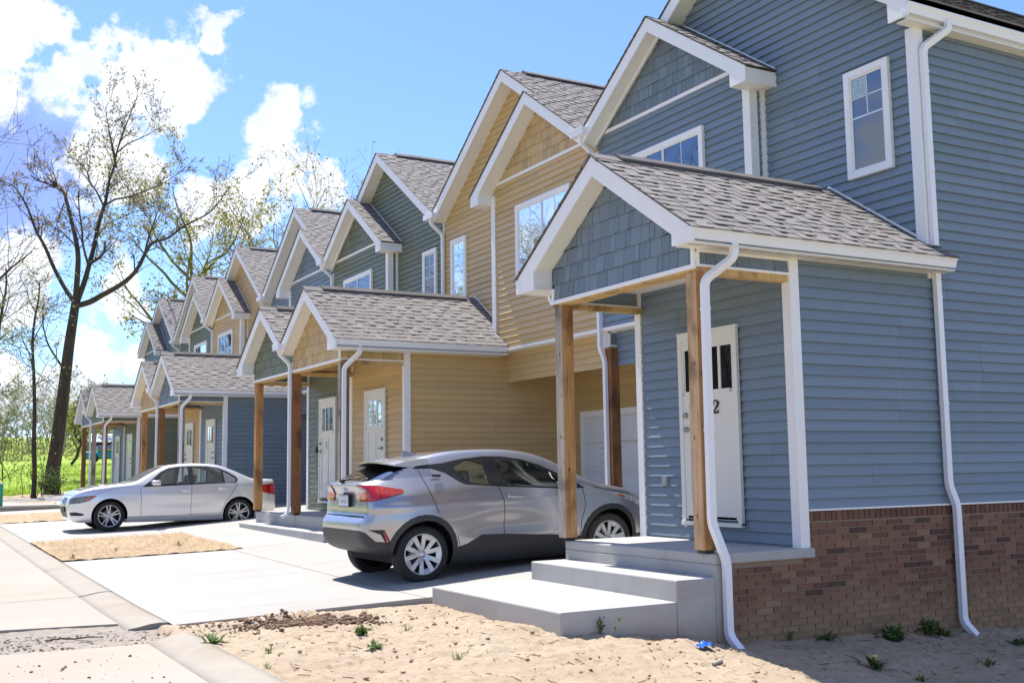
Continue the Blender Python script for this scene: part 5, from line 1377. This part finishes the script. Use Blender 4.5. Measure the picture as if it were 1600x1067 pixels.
# --- budding trees behind the roofs and at the frame edge
def budding(name, label, u, v_base, depth, height, r, seed, leafm, bark, pr, group=None, lean=0):
    rg = random.Random(seed); b_ = at(u, v_base, depth); wood, leaf = MB(), MB(); n = 7; pts = []; rs = []
    for i in range(n):
        f = i / (n - 1); pts.append(b_ + Vector((lean * f + rg.gauss(0, .12), rg.gauss(0, .12), height * .55 * f))); rs.append(r * (1 - .5 * f))
    wood.tube(pts, rs, 8, 0, .5, False)
    for i in range(2, n):
        for j in range(3 if i > 2 else 2):
            a = rg.random() * 6.28; d = Vector((math.cos(a), math.sin(a), rg.uniform(.5, 1.5)))
            grow(wood, leaf, pts[i], d, height * rg.uniform(.26, .46), rs[i] * .55, 0, rg, pr)
    return tree_obj(name, label, 'tree', b_, wood, leaf, bark, leafm, group)
prb = dict(seg=.6, wander=.13, up=[.05, .04, .0], levels=3, kids=[4.4, 4, 3.4, 0], ang=(.35, .95), tip=.010, leaf_from=2, leaves=10, spread=.22, lsize=.16)
budding('budding_tree', 'tree with yellow-green catkins rising behind the far roofs', 298, 660, 66, 15.5, .36, 21, M['bud'], M['barkmoss'], prb)
budding('budding_tree', 'thin pale budding tree above the roof ridge of the third dark gable', 428, 640, 70, 15.5, .26, 22, M['bud'], M['barkgrey'], dict(prb, kids=[4, 4, 3, 0], leaves=2))
budding('budding_tree', 'small treetop peeking up just left of the tall green gable', 545, 640, 70, 16.0, .2, 24, M['brownbud'], M['barkgrey'], dict(prb, kids=[4, 3, 3, 0], leaves=2))
budding('bare_tree', 'bare twiggy tree reaching in from the left edge of the view', -95, 770, 50, 17, .34, 23, M['brownbud'], M['bark'], dict(prb, kids=[4, 4, 3, 0], leaves=1, lsize=.12, leaf_from=3))
budding('small_tree', 'multi-stemmed young green tree behind the last porch post', 118, 725, 62, 4.2, .09, 25, M['leafy'], M['bark'], dict(prb, seg=.4, kids=[4, 3, 2, 0], leaves=5, lsize=.16))
# --- hedgerow shrubs along the meadow
def shrub(label, u, v, depth, h, w_, seed, lm, group):
    rg = random.Random(seed); b_ = at(u, v, depth); wood, leaf = MB(), MB()
    for i in range(14):
        d = Vector((rg.gauss(0, .55), rg.gauss(0, .55), 1)); grow(wood, leaf, b_ + Vector((rg.gauss(0, w_ * .3), rg.gauss(0, w_ * .3), 0)), d, h * rg.uniform(.5, .95), .022, 0, rg, dict(seg=.3, wander=.2, up=[.05, .02], levels=2, kids=[4, 3, 0], ang=(.4, 1.1), tip=.008, leaf_from=1, leaves=4, spread=.12, lsize=.08))
    r = tag(empty('shrub', b_), label, 'shrub'); wood.build('stems', M['bark'], r); leaf.build('foliage', lm, r); return r
shrub('yellow-green bush at the left edge behind the teal utility box', -4, 752, 42, 2.2, .9, 31, M['leafy'], None)
shrub('low green bush at the foot of the thick leaning trunk', 84, 772, 46, .9, .6, 32, M['leafg'], None)
# --- the wood on the far rise, plus unseen trees added for reflections
rg = random.Random(77); wood, leaf = MB(), MB()
for i in range(520):
    Y = rg.uniform(96, 150); X = rg.uniform(-6, 34) + (Y - 96) * .15 if i < 150 else rg.uniform(-90, 90)
    z = land_z(X, Y); h = rg.uniform(4.0, 7.5); r = rg.uniform(.05, .12)
    if i > 330:                                                         # unseen trees across the street, added for the windows to reflect
        Y = rg.uniform(-30, 96); X = rg.uniform(-62, -42); z = road_z(-13, min(Y, 44)) - .2; h = rg.uniform(9, 14); r = rg.uniform(.08, .2)
        if i > 450: Y = rg.uniform(36, 72); X = rg.uniform(-36, -27); h = rg.uniform(13, 18)  # taller unseen clump added to darken the window reflections
    p = Vector((X, Y, z - .2)); n = 4; pts = [p + Vector((rg.gauss(0, .2) * k, rg.gauss(0, .2) * k, h * k / n)) for k in range(n + 1)]
    wood.tube(pts, [r * (1 - .8 * k / n) for k in range(n + 1)], 4, 0, .5, False)
    green = rg.random(); br = 13 if i <= 330 else 26
    for j in range(br):
        t = rg.uniform(.18, .95); q = p + (pts[-1] - p) * t; a = rg.random() * 6.28; d = Vector((math.cos(a), math.sin(a), rg.uniform(.5, 1.6))).normalized(); ln = h * rg.uniform(.14, .34)
        e = q + d * ln; wood.tube([q, (q + e) / 2 + Vector((rg.gauss(0, .1), 0, rg.gauss(0, .1))), e], [.03, .022, .012], 3, 0, .5, False)
        for s in range(4):
            d2 = (d + Vector((rg.gauss(0, .6), rg.gauss(0, .6), rg.gauss(0, .5)))).normalized(); f = q.lerp(e, rg.uniform(.3, 1)); g2 = f + d2 * ln * .5; wood.tube([f, g2], [.016, .010], 3, 0, .5, False)
            for c in range(3 if green > .45 else 1):
                leafquad(leaf, f.lerp(g2, rg.random()) + Vector((rg.gauss(0, .15), rg.gauss(0, .15), rg.gauss(0, .15))), rg.uniform(.14, .30) if i <= 330 else rg.uniform(.10, .22), rg)
for i in range(700):                                                    # undergrowth
    Y = rg.uniform(92, 128); X = rg.uniform(-8, 40) if i < 450 else rg.uniform(-75, 70); z = land_z(X, Y)
    for c in range(14): leafquad(leaf, Vector((X + rg.gauss(0, .7), Y + rg.gauss(0, .7), z + abs(rg.gauss(0, .7)))), rg.uniform(.15, .34), rg)
M['barkhazed'] = bark_mat('hazed_far_bark', (.27, .24, .21), (.38, .345, .305))  # distance haze put into the colour: far bark made paler
M['hazedleaf'] = leaf_mat('hazed_spring_leaf', (.16, .155, .075), (.28, .28, .09))  # leaf colour lifted to carry the distance haze
o = kind(wood.build('woodland', M['barkhazed']), 'stuff'); o['label'] = 'bare grey-brown woodland on the rise beyond the meadow, with unseen trees added across the street'; o['category'] = 'woodland'
o = kind(leaf.build('woodland_leaves', M['hazedleaf']), 'stuff'); o['label'] = 'thin spring green among the far trees and the unseen added ones'; o['category'] = 'foliage'
# --- meadow grass
rg = random.Random(9); mb = MB()
for i in range(30000):
    Y = 44.6 + 40 * rg.random() ** 1.6; X = rg.uniform(-9, 14) * (1 + (Y - 44) * .02) ; z = land_z(X, Y); h = rg.uniform(.05, .20); a = rg.random() * 3.14; w_ = .035
    dx, dy = math.cos(a) * w_, math.sin(a) * w_; lx, ly = rg.gauss(0, .12), rg.gauss(0, .12)
    mb.face([(X - dx, Y - dy, z - .02), (X + dx, Y + dy, z - .02), (X + lx, Y + ly, z + h)], 0, rg.random())
M['blade'] = leaf_mat('grass_blades', (.19, .30, .02), (.38, .47, .07))
o = kind(mb.build('meadow_grass', M['blade']), 'stuff'); o['label'] = 'bright green spring grass in the meadow'; o['category'] = 'grass'
# --- weeds on the bare ground (each a plant of its own)
def ground(x, y): return fz(x, y) if y < 2.34 else drive_z(x, y)
def weed(x, y, size, style, label, seed, z=None):
    rg = random.Random(seed); z = ground(x, y) if z is None else z; mb = MB(); n = {'rosette': 22, 'grass': 26, 'stalk': 5, 'bushy': 60}[style]
    for i in range(n):
        a = rg.random() * 6.28; el = rg.uniform(.15, .9) if style == 'rosette' else rg.uniform(.5, 1.4); L = size * rg.uniform(.5, 1)
        if style == 'grass': w_ = size * .03
        elif style == 'stalk': w_ = size * .05; el = rg.uniform(1.0, 1.5)
        else: w_ = size * .10
        o = Vector((x + rg.gauss(0, size * .16), y + rg.gauss(0, size * .16), z - .005)); d = Vector((math.cos(a) * math.cos(el), math.sin(a) * math.cos(el), math.sin(el))); s = d.cross(Vector((0, 0, 1))).normalized() * w_
        p1 = o + d * L * .5 + Vector((0, 0, L * .05)); p2 = o + d * L + Vector((0, 0, -L * .12 if style != 'stalk' else 0)); t = rg.random()
        mb.face([o - s * .4, o + s * .4, p1 + s, p1 - s], 0, t); mb.face([p1 - s, p1 + s, p2], 0, t)
        if style in ('stalk', 'bushy'):
            for k in range(5): leafquad(mb, o.lerp(p2, rg.uniform(.3, 1)), size * .22, rg)
    o = mb.build('weed', M['weed']); tag(o, label, 'weed', 'weeds on the bare ground'); return o
def gp(u, v):
    """where a pixel of the photograph meets the bare ground"""
    d = (CF + CRX * ((u - 800) / 1711.86) - CUX * ((v - 533.5) / 1711.86)); t = 4.0
    for _ in range(60):
        q = CPOS + d * t; g = ground(q.x, q.y) if -6.95 < q.x < 6.4 and q.y > -6.4 else -.6; t += (q.z - g) / max(.05, -d.z) * .5
    return CPOS + d * t
WE = [(1365, 1042, .20, 'rosette', 'dandelion clump with one yellow flower on the dirt near the brick wall'), (1540, 1040, .14, 'rosette', 'small leafy weed at the right, below the far brick wall'),
      (1285, 1000, .20, 'rosette', 'spiky dark weed against the brick wall, left of the grass tuft'), (1395, 1000, .17, 'bushy', 'dense dark green tuft against the brick wall'), (1445, 990, .20, 'bushy', 'tall green tuft beside the right downspout'),
      (1470, 992, .18, 'rosette', 'dark broad-leaved weed just left of the right downspout foot'), (1590, 1006, .16, 'rosette', 'weed under the brick wall at the right edge'), (1225, 1000, .12, 'bushy', 'sparse weed close to the left downspout foot'),
      (940, 990, .17, 'stalk', 'thin tall weed against the side of the concrete landing'), (585, 1012, .12, 'rosette', 'flat weed in the middle of the sandy foreground'), (636, 985, .09, 'grass', 'tiny grass sprout near the driveway edge, right of the flat weed'),
      (565, 990, .09, 'bushy', 'brownish sprout left of the tiny grass sprout'), (716, 1030, .10, 'grass', 'small pale sprout on the dirt below the landing'), (335, 1003, .15, 'rosette', 'bright green weed on the kerb end beside the gravel gap'),
      (420, 1020, .09, 'grass', 'thin sprout on the dirt beside the kerb'), (418, 1042, .06, 'grass', 'smallest sprout, lowest beside the kerb'), (1440, 1062, .10, 'rosette', 'low weed at the bottom edge of the view, right of the dandelion')]
for i, (u, v, s, st, lab) in enumerate(WE):
    q = gp(u, v); o = weed(q.x, q.y, s, st, lab, 100 + i)
    if i == 0:
        fl = MB(); fl.lathe([(0, .012), (.018, .008), (.022, 0)], (q.x + .02, q.y, q.z + .085), (0, 0, 1), 10); fl.tube([(q.x + .02, q.y, q.z), (q.x + .02, q.y, q.z + .085)], .003, 4)
        f = fl.build('flower', simple('dandelion_yellow', (.75, .55, .02), .7), None); f.parent = o
for i, (X, Y, s) in enumerate([(-5.05, 10.6, .14), (-6.0, 10.6, .10), (-6.75, 9.75, .12)]):
    weed(X, Y, s, 'grass', ['grass tuft in the middle of the nearest straw strip', 'faint tuft left of the middle of the nearest straw strip', 'small tuft at the near corner of the straw strip by the kerb'][i], 200 + i, drive_z(X, Y) + .02)
# --- clods, pebbles, straw: countless
rg = random.Random(4); mb = MB()
def clod(mb, x, y, z, s, m):
    vs = []; ph = [(0, 0, 1), (0, 0, -1)] + [(math.cos(a), math.sin(a), h) for h in (.5, -.4) for a in np.arange(0, 6.28, 1.256)]
    for q in ph:
        k = s * rg.uniform(.65, 1.25); l = math.sqrt(q[0] ** 2 + q[1] ** 2 + q[2] ** 2); vs.append((x + q[0] / l * k, y + q[1] / l * k, z + q[2] / l * k * .7))
    f = [(0, 2 + i, 2 + (i + 1) % 5) for i in range(5)] + [(2 + i, 7 + i, 7 + (i + 1) % 5, 2 + (i + 1) % 5) for i in range(5)] + [(1, 7 + (i + 1) % 5, 7 + i) for i in range(5)]
    mb.mesh(vs, f, m, rg.random(), False)
for i in range(3800):
    X = rg.uniform(-6.8, 1.5); Y = rg.uniform(-6, 2.25)
    if X > -4.55 and Y > -.1: continue
    s = .004 + .020 * rg.random() ** 6; clod(mb, X, Y, fz(X, Y) + s * .2, s, 0 if rg.random() < .93 else 1)
hA, hB = gp(400, 978), gp(575, 968)
for i in range(1500):                                                   # spoil heap by the drive
    t_ = min(1, max(-.3, rg.gauss(.5, .30))); hq = hA.lerp(hB, t_); X = hq.x + rg.gauss(0, .05); Y = min(hq.y, 2.2) + rg.gauss(0, .085)
    if Y > 2.32: continue
    s = .006 + .022 * rg.random() ** 2; clod(mb, X, Y, fz(X, Y) + s * .3, s, 1)
for i in range(160):
    X = rg.gauss(-6.75, .25); Y = rg.gauss(1.9, .25)
    if Y > 2.3: continue
    s = .005 + .016 * rg.random() ** 2; clod(mb, X, Y, (fz(X, Y) if X > -6.95 else road_z(X, Y)) + s * .3, s, rg.choice((0, 1)))
for i in range(900):                                                    # bits of straw and twig trodden into the ground
    X = rg.uniform(-6.8, 1.0); Y = rg.uniform(-5.5, 2.1)
    if X > -4.55 and Y > -.1: continue
    a = rg.random() * 6.28; L = rg.uniform(.01, .05); dx, dy = math.cos(a) * L, math.sin(a) * L
    mb.tube([(X - dx, Y - dy, fz(X - dx, Y - dy) + .006), (X + dx, Y + dy, fz(X + dx, Y + dy) + .008)], .0026, 3, 1)
o = kind(mb.build('clods', [M['soil'], M['clod']]), 'stuff'); o['label'] = 'loose clods and pebbles on the bare ground'; o['category'] = 'clods'
mb = MB()
for i in range(1500):                                                   # gravel in the gap of the street
    X = -13 + 5.9 * rg.random() ** .7; Y = (2.62 - (X + 13.2) * .165) + rg.uniform(.05, 1.0); s = .005 + .011 * rg.random() ** 2; clod(mb, X, Y, road_z(X, Y) - .022 + s * .4, s, 0)
for i in range(500):
    X = rg.uniform(-10, -7.4); Y = rg.uniform(-4, 1.4); s = .004 + .011 * rg.random() ** 3; clod(mb, X, Y, road_z(X, Y) + s * .3, s, rg.choice((0, 1)))
o = kind(mb.build('gravel', [M['gravel'], M['clod']]), 'stuff'); o['label'] = 'loose gravel and dirt scattered in the gap of the street'; o['category'] = 'gravel'
mb = MB(); M['strawb'] = leaf_mat('dry_straw', (.30, .21, .10), (.52, .40, .22))
for a, b in ((9.5, 13.7), (20.7, 24.8), (31.7, 35.9)):
    for i in range(5200 if a < 10 else 2200):
        X = rg.uniform(-6.9, -4.36); Y = rg.uniform(a, b); z = drive_z(X, Y) + .03; an = rg.random() * 6.28; L = rg.uniform(.04, .13); dx, dy = math.cos(an) * L, math.sin(an) * L; up = rg.uniform(-.005, .03)
        mb.face([(X, Y, z), (X + dx, Y + dy, z + up), (X + dx + dy * .06, Y + dy - dx * .06, z + up), (X + dy * .06, Y - dx * .06, z)], 0, rg.random())
o = kind(mb.build('straw', M['strawb']), 'stuff'); o['label'] = 'dry straw mulch on the strips between the driveways'; o['category'] = 'straw'
# --- small things
q = gp(1102, 1012); mb = MB(); vs = []
for j in range(6):
    for i in range(8):
        vs.append((q.x - .07 + i * .02 + .008 * math.sin(j * 2), q.y - .05 + j * .02, q.z + .01 + .035 * abs(math.sin(i * .9 + j * .7)) * (1 - abs(i - 3.5) / 5) + .02 * (j == 3)))
mb.mesh(vs, [(j * 8 + i, j * 8 + i + 1, j * 8 + i + 9, j * 8 + i + 8) for j in range(5) for i in range(7)]); tag(mb.build('plastic_scrap', simple('blue_plastic', (.01, .10, .55), .3)), 'crumpled scrap of bright blue plastic by the left downspout foot', 'litter')
q = gp(960, 1048); 
q = gp(1125, 1037); mb = MB(); mb.tube([q + Vector((-.09, -.03, .012)), q + Vector((0, 0, .02)), q + Vector((.06, .05, .014))], [.012, .016, .009], 6); tag(mb.build('stick', M['postgrey']), 'short dry stick lying on the sunlit dirt below the blue scrap', 'stick')
mb = MB(); P0 = Vector((-7.75, 2.25, road_z(-8.0, 2.35) + .005)); mb.tube([P0 + Vector((-.20, .06, 0)), P0 + Vector((-.08, .02, .012)), P0 + Vector((.02, .02, .0)), P0 + Vector((.13, -.03, .014)), P0 + Vector((.24, -.02, 0))], [.005, .007, .007, .006, .003], 6); tag(mb.build('stick', M['bark']), 'long thin dark twig lying in the gravel gap of the street', 'stick')
# teal utility box at the left edge
b0 = at(2, 786, 33.0); t = tag(empty('utility_box', b0), 'teal green utility box at the left edge beside the far pavement', 'utility box')
mb = MB(); mb.box(b0.x - .70, b0.x + .02, b0.y - .25, b0.y + .3, b0.z - .1, b0.z + .56); mb.build('cabinet', simple('teal_paint', (.02, .30, .24), .45), t, .03)
mb = MB(); mb.box(b0.x - .73, b0.x + .05, b0.y - .28, b0.y + .33, b0.z + .56, b0.z + .62); mb.build('lid', simple('pale_lid', (.55, .58, .50), .5), t, .01)
# far kerb and paving at the end of the street
mb = MB(); mb.box(-12, -4.45, 27.3, 27.5, -.42, drive_z(-6, 27) + .13); kind(mb.build('kerb', M['kerb'], None, .02), 'structure')
mb = MB(); quad_sheet(mb, [(-12, 30), (-4.4, 30), (-4.4, 39), (-12, 39)], lambda x, y: drive_z(-6, y) + .05, 4, 4); kind(mb.build('pavement', M['drive']), 'structure')
mb = sheet(-12, -4.4, 27.5, 30, .2, lambda x, y: drive_z(-6, 27) + .06 + rough(x, y, 2, .03)); kind(mb.build('dirt_strip', M['straw']), 'structure')
# teal boat-like trailer and shed far behind the last porch
b0 = at(172, 722, 88); t = tag(empty('parked_car', b0), 'bright turquoise car parked far off, glimpsed between the last porch posts', 'car')
mb = MB(); soft_box(mb, b0.x - 2.1, b0.x + 2.1, b0.y - .8, b0.y + .8, b0.z + .25, b0.z + .85, 0, .18); mb.build('body', simple('turquoise_paint', (.01, .26, .36), .25), t)
mb = MB(); soft_box(mb, b0.x - 1.1, b0.x + 1.2, b0.y - .7, b0.y + .7, b0.z + .8, b0.z + 1.3, 0, .2); mb.build('cabin', M['carglassd'], t)
for s in (-1.3, 1.3):
    mb = MB(); mb.lathe([(0, .12), (.2, .12), (.31, .1), (.31, -.1), (0, -.1)], (b0.x + s, b0.y - .75, b0.z + .3), (0, -1, 0), 16); mb.build('wheel', M['tyre'], t)
b0 = at(183, 716, 100); t = tag(empty('shed', b0), 'dark-doored shed with a pale low roof far behind the last porch', 'shed')
mb = MB(); mb.box(b0.x - 2.2, b0.x + 4, b0.y, b0.y + 4, b0.z - .5, b0.z + 1.55); mb.build('wall', M['black'], t)
mb = MB(); mb.prism([(b0.y - .3, b0.z + 1.5), (b0.y + 2, b0.z + 2.3), (b0.y + 4.3, b0.z + 1.5)], b0.x - 2.5, b0.x + 4.3, lambda x, y, z: (x, y, z)); mb.build('roof', simple('pale_sheet_roof', (.6, .62, .65), .5), t)
# ------------------------------------------------------------------ camera, sun, sky
yaw, pit, rol, FPX = .5134, .1150, -.0145, 1711.86
CAMP = Vector((-9.0857, -7.4869, .7524))
fwd = Vector((math.sin(yaw) * math.cos(pit), math.cos(yaw) * math.cos(pit), math.sin(pit)))
r0 = Vector((math.cos(yaw), -math.sin(yaw), 0)); u0 = r0.cross(fwd)
rv = r0 * math.cos(rol) + u0 * math.sin(rol); uv = -r0 * math.sin(rol) + u0 * math.cos(rol)
cd = bpy.data.cameras.new('camera'); cam = bpy.data.objects.new('camera', cd); COL.objects.link(cam)
cd.sensor_width = 36; cd.lens = 36 * FPX / 1600; cd.clip_end = 3000; cd.clip_start = .05
mw = Matrix((rv, uv, -fwd)).transposed().to_4x4(); mw.translation = CAMP; cam.matrix_world = mw
SC.camera = cam
SUN = Vector((-.05, .48, 1)).normalized()
sd = bpy.data.lights.new('sun', 'SUN'); so_ = bpy.data.objects.new('sun', sd); COL.objects.link(so_)
sd.energy = SUN_E; sd.angle = R(.55); sd.color = (1, .965, .90)
so_.rotation_euler = (-SUN).to_track_quat('-Z', 'Y').to_euler()
wd = bpy.data.worlds.new('World'); SC.world = wd; wd.use_nodes = True
nt = wd.node_tree; bg = nt.nodes['Background']
sky = nd(nt, 'ShaderNodeTexSky', sky_type='NISHITA'); sky.sun_disc = False
sky.sun_elevation = math.asin(SUN.z); sky.sun_rotation = math.atan2(SUN.x, SUN.y)
sky.altitude = 200; sky.air_density = 1.0; sky.dust_density = .6; sky.ozone_density = 1.0
tc = nd(nt, 'ShaderNodeTexCoord'); D = tc.outputs['Generated']
def ndir(u, v):      # viewing direction of a cloud seen in the photograph
    return (fwd + rv * ((u - 800) / FPX) - uv * ((v - 533.5) / FPX)).normalized()
nz = nd(nt, 'ShaderNodeTexNoise'); nz.inputs['Scale'].default_value = 12; nz.inputs['Detail'].default_value = 9; nz.inputs['Roughness'].default_value = .58
nt.links.new(D, nz.inputs['Vector'])
nz2 = nd(nt, 'ShaderNodeTexNoise'); nz2.inputs['Scale'].default_value = 38; nz2.inputs['Detail'].default_value = 7; nz2.inputs['Roughness'].default_value = .6
nt.links.new(D, nz2.inputs['Vector'])
def blobs(lst):
    out = None
    for u, v, rpx in lst:
        c = ndir(u, v); n = nd(nt, 'ShaderNodeVectorMath', operation='DISTANCE'); nt.links.new(D, n.inputs[0]); n.inputs[1].default_value = c
        f = mathn(nt, 'SUBTRACT', 1.0, mathn(nt, 'DIVIDE', n.outputs['Value'], rpx / FPX * .95))
        out = f if out is None else mathn(nt, 'MAXIMUM', out, f)
    return out
n1 = mathn(nt, 'SUBTRACT', nz.outputs['Fac'], .5); n2 = mathn(nt, 'SUBTRACT', nz2.outputs['Fac'], .5)
def cloud(lst, amp=3.0, amp2=1.7, lo=.14, hi=.46):
    d = mathn(nt, 'ADD', blobs(lst), mathn(nt, 'ADD', mathn(nt, 'MULTIPLY', n1, amp), mathn(nt, 'MULTIPLY', n2, amp2)))
    return d, mrange(nt, d, lo, hi)
white = [(15, 45, 115), (-60, 100, 130), (75, 35, 75), (175, 115, 120), (250, 115, 115), (285, 160, 70), (110, 125, 80), (328, 72, 26),
         (430, 215, 62), (440, 265, 95), (505, 288, 58), (395, 290, 60), (190, 250, 85), (225, 285, 75), (300, 315, 75), (360, 315, 65), (50, 405, 60), (-20, 400, 60),
         (190, 470, 80), (150, 545, 80), (10, 470, 75), (110, 620, 90), (0, 610, 100), (220, 560, 60)]
d1, m1 = cloud(white)
dk, md = cloud([(0, 290, 190), (90, 250, 130), (-60, 350, 190), (10, 210, 130)], 1.4, .5, .0, .85)
# the rest of the sky: scattered cumulus everywhere else
sx = nd(nt, 'ShaderNodeSeparateXYZ'); nt.links.new(D, sx.inputs[0])
zden = mathn(nt, 'ADD', sx.outputs[2], .22); cb = nd(nt, 'ShaderNodeCombineXYZ')
nt.links.new(mathn(nt, 'DIVIDE', sx.outputs[0], zden), cb.inputs[0]); nt.links.new(mathn(nt, 'DIVIDE', sx.outputs[1], zden), cb.inputs[1])
nw = nd(nt, 'ShaderNodeTexNoise'); nw.inputs['Scale'].default_value = 1.35; nw.inputs['Detail'].default_value = 8; nt.links.new(cb.outputs[0], nw.inputs['Vector'])
ctr = nd(nt, 'ShaderNodeVectorMath', operation='DOT_PRODUCT'); nt.links.new(D, ctr.inputs[0]); ctr.inputs[1].default_value = fwd
away = mrange(nt, ctr.outputs['Value'], .80, .55)
mw_ = mathn(nt, 'MULTIPLY', mrange(nt, nw.outputs['Fac'], .52, .62), away)
K = 1.0 / SKY_S
skyc = nd(nt, 'ShaderNodeVectorMath', operation='MULTIPLY'); nt.links.new(sky.outputs[0], skyc.inputs[0]); skyc.inputs[1].default_value = SKY_TINT
col = mix(nt, mathn(nt, 'MULTIPLY', md, .8), skyc.outputs[0], tuple(K * x for x in CL_DARK))
shade = mrange(nt, d1, .1, .7)
wc = mix(nt, mathn(nt, 'MULTIPLY', mrange(nt, nz2.outputs['Fac'], .40, .64), .55), tuple(K * x for x in CL_W), tuple(K * x for x in CL_S))
col = mix(nt, mathn(nt, 'MULTIPLY', m1, .97), col, wc)
col = mix(nt, mathn(nt, 'MULTIPLY', mw_, .85), col, tuple(K * x * .75 for x in CL_W))
nt.links.new(col, bg.inputs['Color']); bg.inputs['Strength'].default_value = SKY_S
vs = SC.view_settings; vs.view_transform = 'Standard'; vs.look = 'None'; vs.exposure = EXPO; vs.gamma = 1
SC.display_settings.display_device = 'sRGB'
SC.cycles.max_bounces = 8; SC.cycles.transparent_max_bounces = 12; SC.cycles.use_denoising = True
